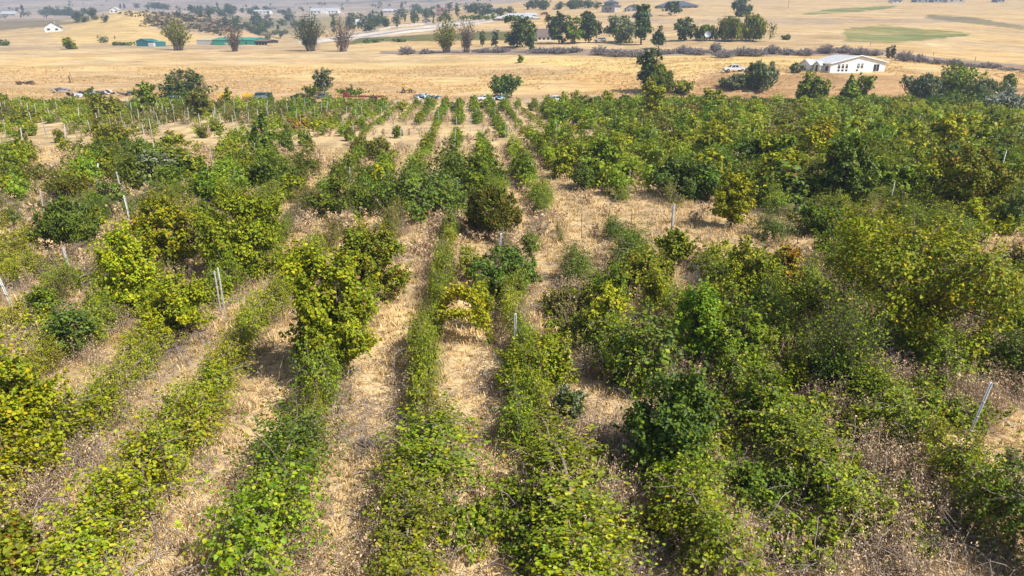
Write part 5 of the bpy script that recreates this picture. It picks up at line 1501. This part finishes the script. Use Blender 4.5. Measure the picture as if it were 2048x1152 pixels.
# yellow tanks
for i, (px, w, l) in enumerate(((449, 15, 'yellow metal tank lying left of the old blue van, left one'), (497, 20, 'yellow metal tank lying left of the old blue van, right one'))):
    p = P(px, 200); k = depth(p) / F
    t = root('metal_tank', l, 'tank', p, R(3), 'yellow tanks at the vineyard edge')
    G().cyl((0, 0, .95), 'x', .75, w * k, 18).build('barrel', 'yellow_paint', t, .04)
    for x in (-w*k*.3, w*k*.3): G().box(x - .12, x + .12, -.7, .7, -.15, .3).build('cradle', 'orange_rust', t)
    G().cyl((0, 0, 1.72), 'z', .18, .16, 10).build('filler_cap', 'scrap_dark', t)
def junk(px, py, wpx, label, mats, n=14, seed=0, hmax=1.3):
    r = np.random.default_rng(seed + px); p = P(px, py); k = depth(p) / F; w = wpx * k
    t = root('junk_heap', label, 'junk heap', p)
    for m in mats:
        g = G()
        for _ in range(n):
            x = r.normal(0, w * .24); y = r.normal(0, 1.2); a = r.uniform(0, 3.1); l, b, h = r.uniform(.5, 2.0), r.uniform(.3, 1.0), r.uniform(.05, .5); z = r.uniform(0, hmax * .55)
            ca, sa = math.cos(a), math.sin(a); t1, t2 = r.normal(0, .25, 2)
            b0 = len(g.v); g.box(-l/2, l/2, -b/2, b/2, 0, h)
            for i in range(b0, len(g.v)):
                X, Y, Z = g.v[i]; X += r.normal(0, .12); Y += r.normal(0, .1); g.v[i] = (x + X*ca - Y*sa, y + X*sa + Y*ca, max(-.1, z + Z + X*t1 + Y*t2))
        g.build({'tarp_white': 'pale_sheeting', 'tarp_blue': 'blue_tarp', 'scrap_dark': 'dark_scrap', 'orange_rust': 'rusty_scrap', 'post_wood': 'old_boards', 'car_grey': 'grey_panels'}[m], m, t)
junk(160, 193, 46, 'pile of white sheeting and scrap at the far left vineyard edge', ['tarp_white', 'scrap_dark'], 16, 1)
junk(205, 190, 30, 'dark scrap heap behind the pile of white sheeting', ['scrap_dark', 'post_wood', 'tarp_white'], 9, 2)
junk(262, 190, 30, 'low heap of dark scrap left of the large round dark bush', ['scrap_dark', 'car_grey'], 9, 3, .8)
junk(352, 199, 40, 'white and dark rubbish below the large round dark bush', ['tarp_white', 'scrap_dark', 'tarp_blue'], 12, 4)
junk(848, 198, 66, 'long heap of white and pale blue sheeting behind centre rows', ['tarp_white', 'car_grey', 'tarp_blue'], 16, 5)
junk(992, 199, 44, 'blue tarp and pale rubbish below the round dark centre bush', ['tarp_blue', 'tarp_white', 'scrap_dark'], 11, 6)
junk(55, 168, 36, 'low dark rusty scrap in the field at the far left', ['scrap_dark', 'orange_rust'], 8, 7, .9)
junk(122, 183, 40, 'grey brushy scrap heap at the foot of the left field', ['car_grey', 'post_wood'], 9, 8)
p = P(75, 190)
p = P(143, 166); t = root('leaning_boards', 'two old boards standing upright in the left field', 'boards', p)
G().box(-.5, -.2, -.05, .05, -.2, 2.2).build('board', 'dark_wood', t); o = G().box(.4, .5, -.05, .05, -.2, 3.4).build('pole', 'orange_rust', t); o.rotation_euler = (0, -.12, 0)
o = post('post_wood', 1034, 190, 2.2, .12, (0, 0), 'stout pale post at the vineyard edge right of centre')
# satellite dish
p = P(1414, 84); k = depth(p) / F; rad = 6.2 * k
t = root('satellite_dish', 'large round mesh satellite dish in front of the low willow', 'satellite dish', p, R(-8))
V = []; f = []
for i in range(7):
    rr = rad * i / 6
    for j in range(24):
        a = 2 * math.pi * j / 24; V.append((rr * math.cos(a), -.32 * rad * (rr / rad) ** 2, rr * math.sin(a)))
for i in range(6):
    for j in range(24): f.append((i*24 + j, i*24 + (j+1) % 24, (i+1)*24 + (j+1) % 24, (i+1)*24 + j))
n0 = len(V); V += [(x, y + .08, z) for x, y, z in V]; f += [tuple(n0 + i for i in reversed(q)) for q in f[:]]
g = G(); g.v = V; g.f = f; o = g.build('reflector', 'dish_mesh', t); o.location = (0, 0, 1.9 + rad * .9); o.rotation_euler = (R(-18), 0, 0)
G().cyl((0, .5, 1.2), 'z', .14, 3.2, 10).build('mast', 'chrome', t)
g = G(); V2, q2 = tubes([((0, -.05, 0), (0, -rad * .75, 0), .05, .05), ((-rad*.7, -.3, -rad*.5), (0, -rad*.75, 0), .03, .03), ((rad*.7, -.3, -rad*.5), (0, -rad*.75, 0), .03, .03)], 5)
o2 = link('feed_arm', mesh_np('feed_arm', V2, quads=q2, mat='chrome'), t, (0, 0, 1.9 + rad * .9)); o2.rotation_euler = (R(-18), 0, 0)
# utility pole on the right skyline
p = P(1576, 16)
t = root('utility_pole', 'thin utility pole on the skyline right of the lone oak', 'pole', p)
G().cyl((0, 0, 5), 'z', .16, 11, 8).build('pole', 'dark_wood', t); G().box(-1.2, 1.2, -.24, -.17, 9.4, 9.6).build('crossarm', 'dark_wood', t)

# ------------------------------------------------------------------ trees of the far valley
FT = []
def far_proto(seed, shape, h, w, palette):
    fol, wd = crown_arrays(seed, w, h, shape, 800, .8, palette, True)
    return mesh_np('crown', fol[0], quads=fol[1], cq=fol[2], mat='leaf_tree'), mesh_np('trunk', wd[0], quads=wd[1], cq=wd[2], mat='wood')
PROTO = {'round': [far_proto(900 + i, 'bush', 8, 12, 'oak') for i in range(3)] + [far_proto(910 + i, 'tree', 9, 10, 'oak') for i in range(2)],
         'cone': [far_proto(920 + i, 'cone', 14, 6, 'oak') for i in range(3)],
         'col': [far_proto(930 + i, 'column', 13, 4.5, 'dark') for i in range(2)]}
def far_tree(px, py, hpx, kind, label, group):
    p = P(px, py); k = depth(p) / F
    cm, tm = random.choice(PROTO[kind]); H = {'round': 9, 'cone': 14, 'col': 13}[kind]
    r = bpy.data.objects.new({'round': 'oak_tree', 'cone': 'conifer_tree', 'col': 'cypress_tree'}[kind], None); COL.objects.link(r)
    r.location = p; s = hpx * k / H; r.scale = (s * random.uniform(.9, 1.2), s * random.uniform(.9, 1.2), s); r.rotation_euler = (0, 0, random.uniform(0, 6.28))
    tag(r, label, 'tree', group); link('crown', cm, r); link('trunk', tm, r)
AREAS = [  # (x0,x1,y0,y1), number, kinds, height px range, label
 ((20,175,28,33), 16, ('round','round','cone'), (8,15), 'dark distant tree in the belt along the far left valley'),
 ((130,215,26,46), 14, ('round',), (8,14), 'dark tree in the grove left of the brushy mound top'),
 ((240,345,16,20), 12, ('round','cone'), (6,13), 'tree on the skyline of the brushy mound'),
 ((350,480,20,36), 18, ('round','cone','round'), (8,15), 'dark tree behind the shoulder of the brushy mound'),
 ((450,560,34,64), 22, ('round','round','cone'), (9,18), 'dark tree on the scrubby right flank of the brushy mound'),
 ((500,610,40,78), 16, ('round','cone'), (9,18), 'blue-green tree in the small valley left of the dark upright tree'),
 ((480,640,20,30), 12, ('round',), (6,11), 'distant tree around the white ridge buildings'),
 ((690,800,42,60), 20, ('cone','round','round'), (12,22), 'tree in the dense grove around the white cottage'),
 ((740,900,34,50), 20, ('round','cone','col'), (10,20), 'tree in the grove above the pale sloping road'),
 ((780,1000,18,32), 20, ('round','cone'), (7,14), 'far hazy tree on the valley side above the road'),
 ((930,1060,18,32), 14, ('round',), (9,16), 'dark tree beside the dark roofed house above the road'),
 ((1060,1195,14,20), 18, ('round',), (10,18), 'dark tree in the belt left of the tiered barn'),
]
for (x0, x1, y0, y1), n, kinds, (h0, h1), lb in AREAS:
    for i in range(n):
        kd = random.choice(kinds)
        far_tree(random.uniform(x0, x1), random.uniform(y0, y1), random.uniform(h0, h1) * 1.1, kd, lb, lb.replace('tree ', 'trees ', 1))
for px, py, h, kd, l in ((668,68,36,'col','tall dark narrow cypress beside the grove'),(825,46,22,'col','narrow dark cypress above the pale road'),(852,40,22,'cone','dark conifer behind the blue-grey shed'),
   (48,34,22,'cone','tallest conifer in the far left tree belt'),(1002,40,18,'col','short dark tree at the top end of the pale road'),(915,34,26,'col','tall twin cypress right of the reddish roofed houses'),
   (739,64,26,'round','round dark tree right of the white cottage'),(208,86,14,'round','small dark tree on the track left of the teal shed'),(230,78,6,'cone','tiny conifer on the slope left of the teal shed'),(196,76,6,'cone','tiny conifer left of another on the slope'),
   (536,84,13,'round','pale green tree right of the open timber bays'),(428,90,13,'round','dark tree against the green barn wall'),(1790,4,14,'round','dark tree by the tiny white building at the top of slope'),(1270,22,14,'round','tree behind the small cabin'),(1374,0,8,'round','tree behind the low spreading roof')):
    far_tree(px, py, h, kd, l, None)
# low hedges at the pasture
for px, py, w, l in ((960,41,90,'clipped dark green hedge below the long grey-roofed building'),(1034,42,60,'dark hedge joining the long grey-roofed building'),(800,84,24,'low dark shrub at the foot of the mown pasture'),(745,86,50,'low dark weeds at the left foot of the mown pasture'),(250,91,60,'low dark hedge left of the teal shed')):
    plant('hedge', l, 'hedge', px, py, py - (9 if py < 60 else 5), w, 'bush', 'dark')

# brush on the mound: a far-off cover nobody could count
br = []
fol = [crown_arrays(950 + i, 3.2, 1.8, 'dome', 46, .7, 'brown', True)[0] for i in range(4)] + [crown_arrays(960 + i, 3.4, 2.0, 'dome', 46, .7, 'oak', True)[0] for i in range(2)]
def scatter_brush(poly, n, lo=0, hi=6, s0=.7, s1=1.6, ymin=300, ymax=1100):
    xs = [q[0] for q in poly]; ys_ = [q[1] for q in poly]
    for _ in range(n):
        px = random.uniform(min(xs), max(xs)); py = random.uniform(min(ys_), max(ys_))
        if not in_poly(np.array([px]), np.array([py]), poly)[0]: continue
        p = P(px, py)
        if not (ymin < p.y < ymax): continue
        V, q, c = fol[random.randrange(lo, hi)]; s = random.uniform(s0, s1) * .85 * p.y / 560
        br.append((V, q, c, p.x, p.y, p.z, random.uniform(0, 6), s, s, s * .6, random.uniform(.5, .9) * np.array([1.25, .95, 1.0])))
scatter_brush([(290,22),(350,26),(420,34),(520,58),(565,80),(500,64),(440,72),(380,60),(330,62),(290,45)], 1300)
scatter_brush([(240,24),(300,24),(300,40),(230,34)], 26)
scatter_brush([(270,44),(330,42),(340,56),(280,54)], 26, 0, 4)
V, q, c = merge(br)
tag(link('hillside_brush', mesh_np('hillside_brush', V, quads=q, cq=c, mat='leaf_tree')), 'dark scattered brush covering the far mound', 'brush', kind='stuff')
# woods on the far hills
br = []
for _ in range(380):
    px = random.uniform(-20, 1300); py = random.uniform(-18, 40)
    p = P(px, py)
    if p.y < 1100: continue
    if float(fbm(np.array([p.x * .004]), np.array([p.y * .003]), 77)[0]) < .5: continue
    V, q, c = fol[random.randrange(4, 6)]; s = random.uniform(1.2, 3.0)
    br.append((V, q, c, p.x, p.y, p.z - .5, random.uniform(0, 6), s, s, s * 1.4, random.uniform(.7, 1.2)))
if br:
    V, q, c = merge(br)
    tag(link('hill_woods', mesh_np('hill_woods', V, quads=q, cq=c, mat='leaf_tree')), 'hazy patches of woodland on the distant hills', 'woodland', kind='stuff')

# tall dry grass standing on the field near the vineyard edge
gi = []
for _ in range(16000):
    Y = 178 + 85 * random.random() ** 1.3; X = random.uniform(-.72, .8) * Y * 1.05
    p_x, p_y, d = project(X, Y, gz(X, Y))
    if not (-10 < p_x < 2060): continue
    if float(fbm(np.array([X * .06]), np.array([Y * .1]), 88)[0]) < .42: continue
    V, q, t, c = tufts[random.randrange(6)]
    gi.append((V, q, c, X, Y, gz(X, Y), random.uniform(0, 6), 3.2 * random.uniform(.7, 1.3), 3.2, 2.8 * random.uniform(.6, 1.6), random.uniform(.8, 1.2) * np.array([1, .93, .78])))
V, q, c = merge(gi)
tag(link('field_grass', mesh_np('field_grass', V, quads=q, cq=c, mat='straw')), 'long golden grass on the dry field', 'grass', kind='stuff')

# ------------------------------------------------------------------ air, sun, sky
def haze():
    m = bpy.data.materials.new('haze'); m.use_nodes = True; nt = m.node_tree; nt.nodes.clear()
    out = nt.nodes.new('ShaderNodeOutputMaterial'); v = nt.nodes.new('ShaderNodeVolumePrincipled')
    v.inputs['Color'].default_value = (.56, .73, 1, 1); v.inputs['Density'].default_value = HAZE; v.inputs['Anisotropy'].default_value = 0
    nt.links.new(v.outputs[0], out.inputs['Volume'])
    MATS['haze'] = m
    o = G().box(-4400, 4400, -70, 3700, -60, 900).build('haze', 'haze')
    tag(o, kind='stuff')
HAZE = .00032
haze()
sun_dir = Vector((.84, -.50, 0)).normalized()
EL = R(50)
sd = Vector((sun_dir.x * math.cos(EL), sun_dir.y * math.cos(EL), math.sin(EL)))
sun = bpy.data.lights.new('sun', 'SUN'); sun.energy = 5.0; sun.angle = R(.5); sun.color = (1, .95, .86)
so = bpy.data.objects.new('sun', sun); COL.objects.link(so)
so.rotation_euler = sd.to_track_quat('Z', 'Y').to_euler()
w = bpy.data.worlds.new('World'); S.world = w; w.use_nodes = True
nt = w.node_tree; bg = nt.nodes['Background']
sky = nt.nodes.new('ShaderNodeTexSky'); sky.sky_type = 'NISHITA'; sky.sun_disc = False
sky.sun_elevation = EL; sky.sun_rotation = math.atan2(sd.x, sd.y)
sky.dust_density = 2.0
nt.links.new(sky.outputs[0], bg.inputs['Color']); bg.inputs['Strength'].default_value = .085
S.view_settings.view_transform = 'Standard'; S.view_settings.look = 'None'; S.view_settings.gamma = 1
S.view_settings.exposure = .72
S.cycles.volume_bounces = 0
S.cycles.max_bounces = 6; S.cycles.diffuse_bounces = 3; S.cycles.transmission_bounces = 3; S.cycles.transparent_max_bounces = 4
S.cycles.use_denoising = True
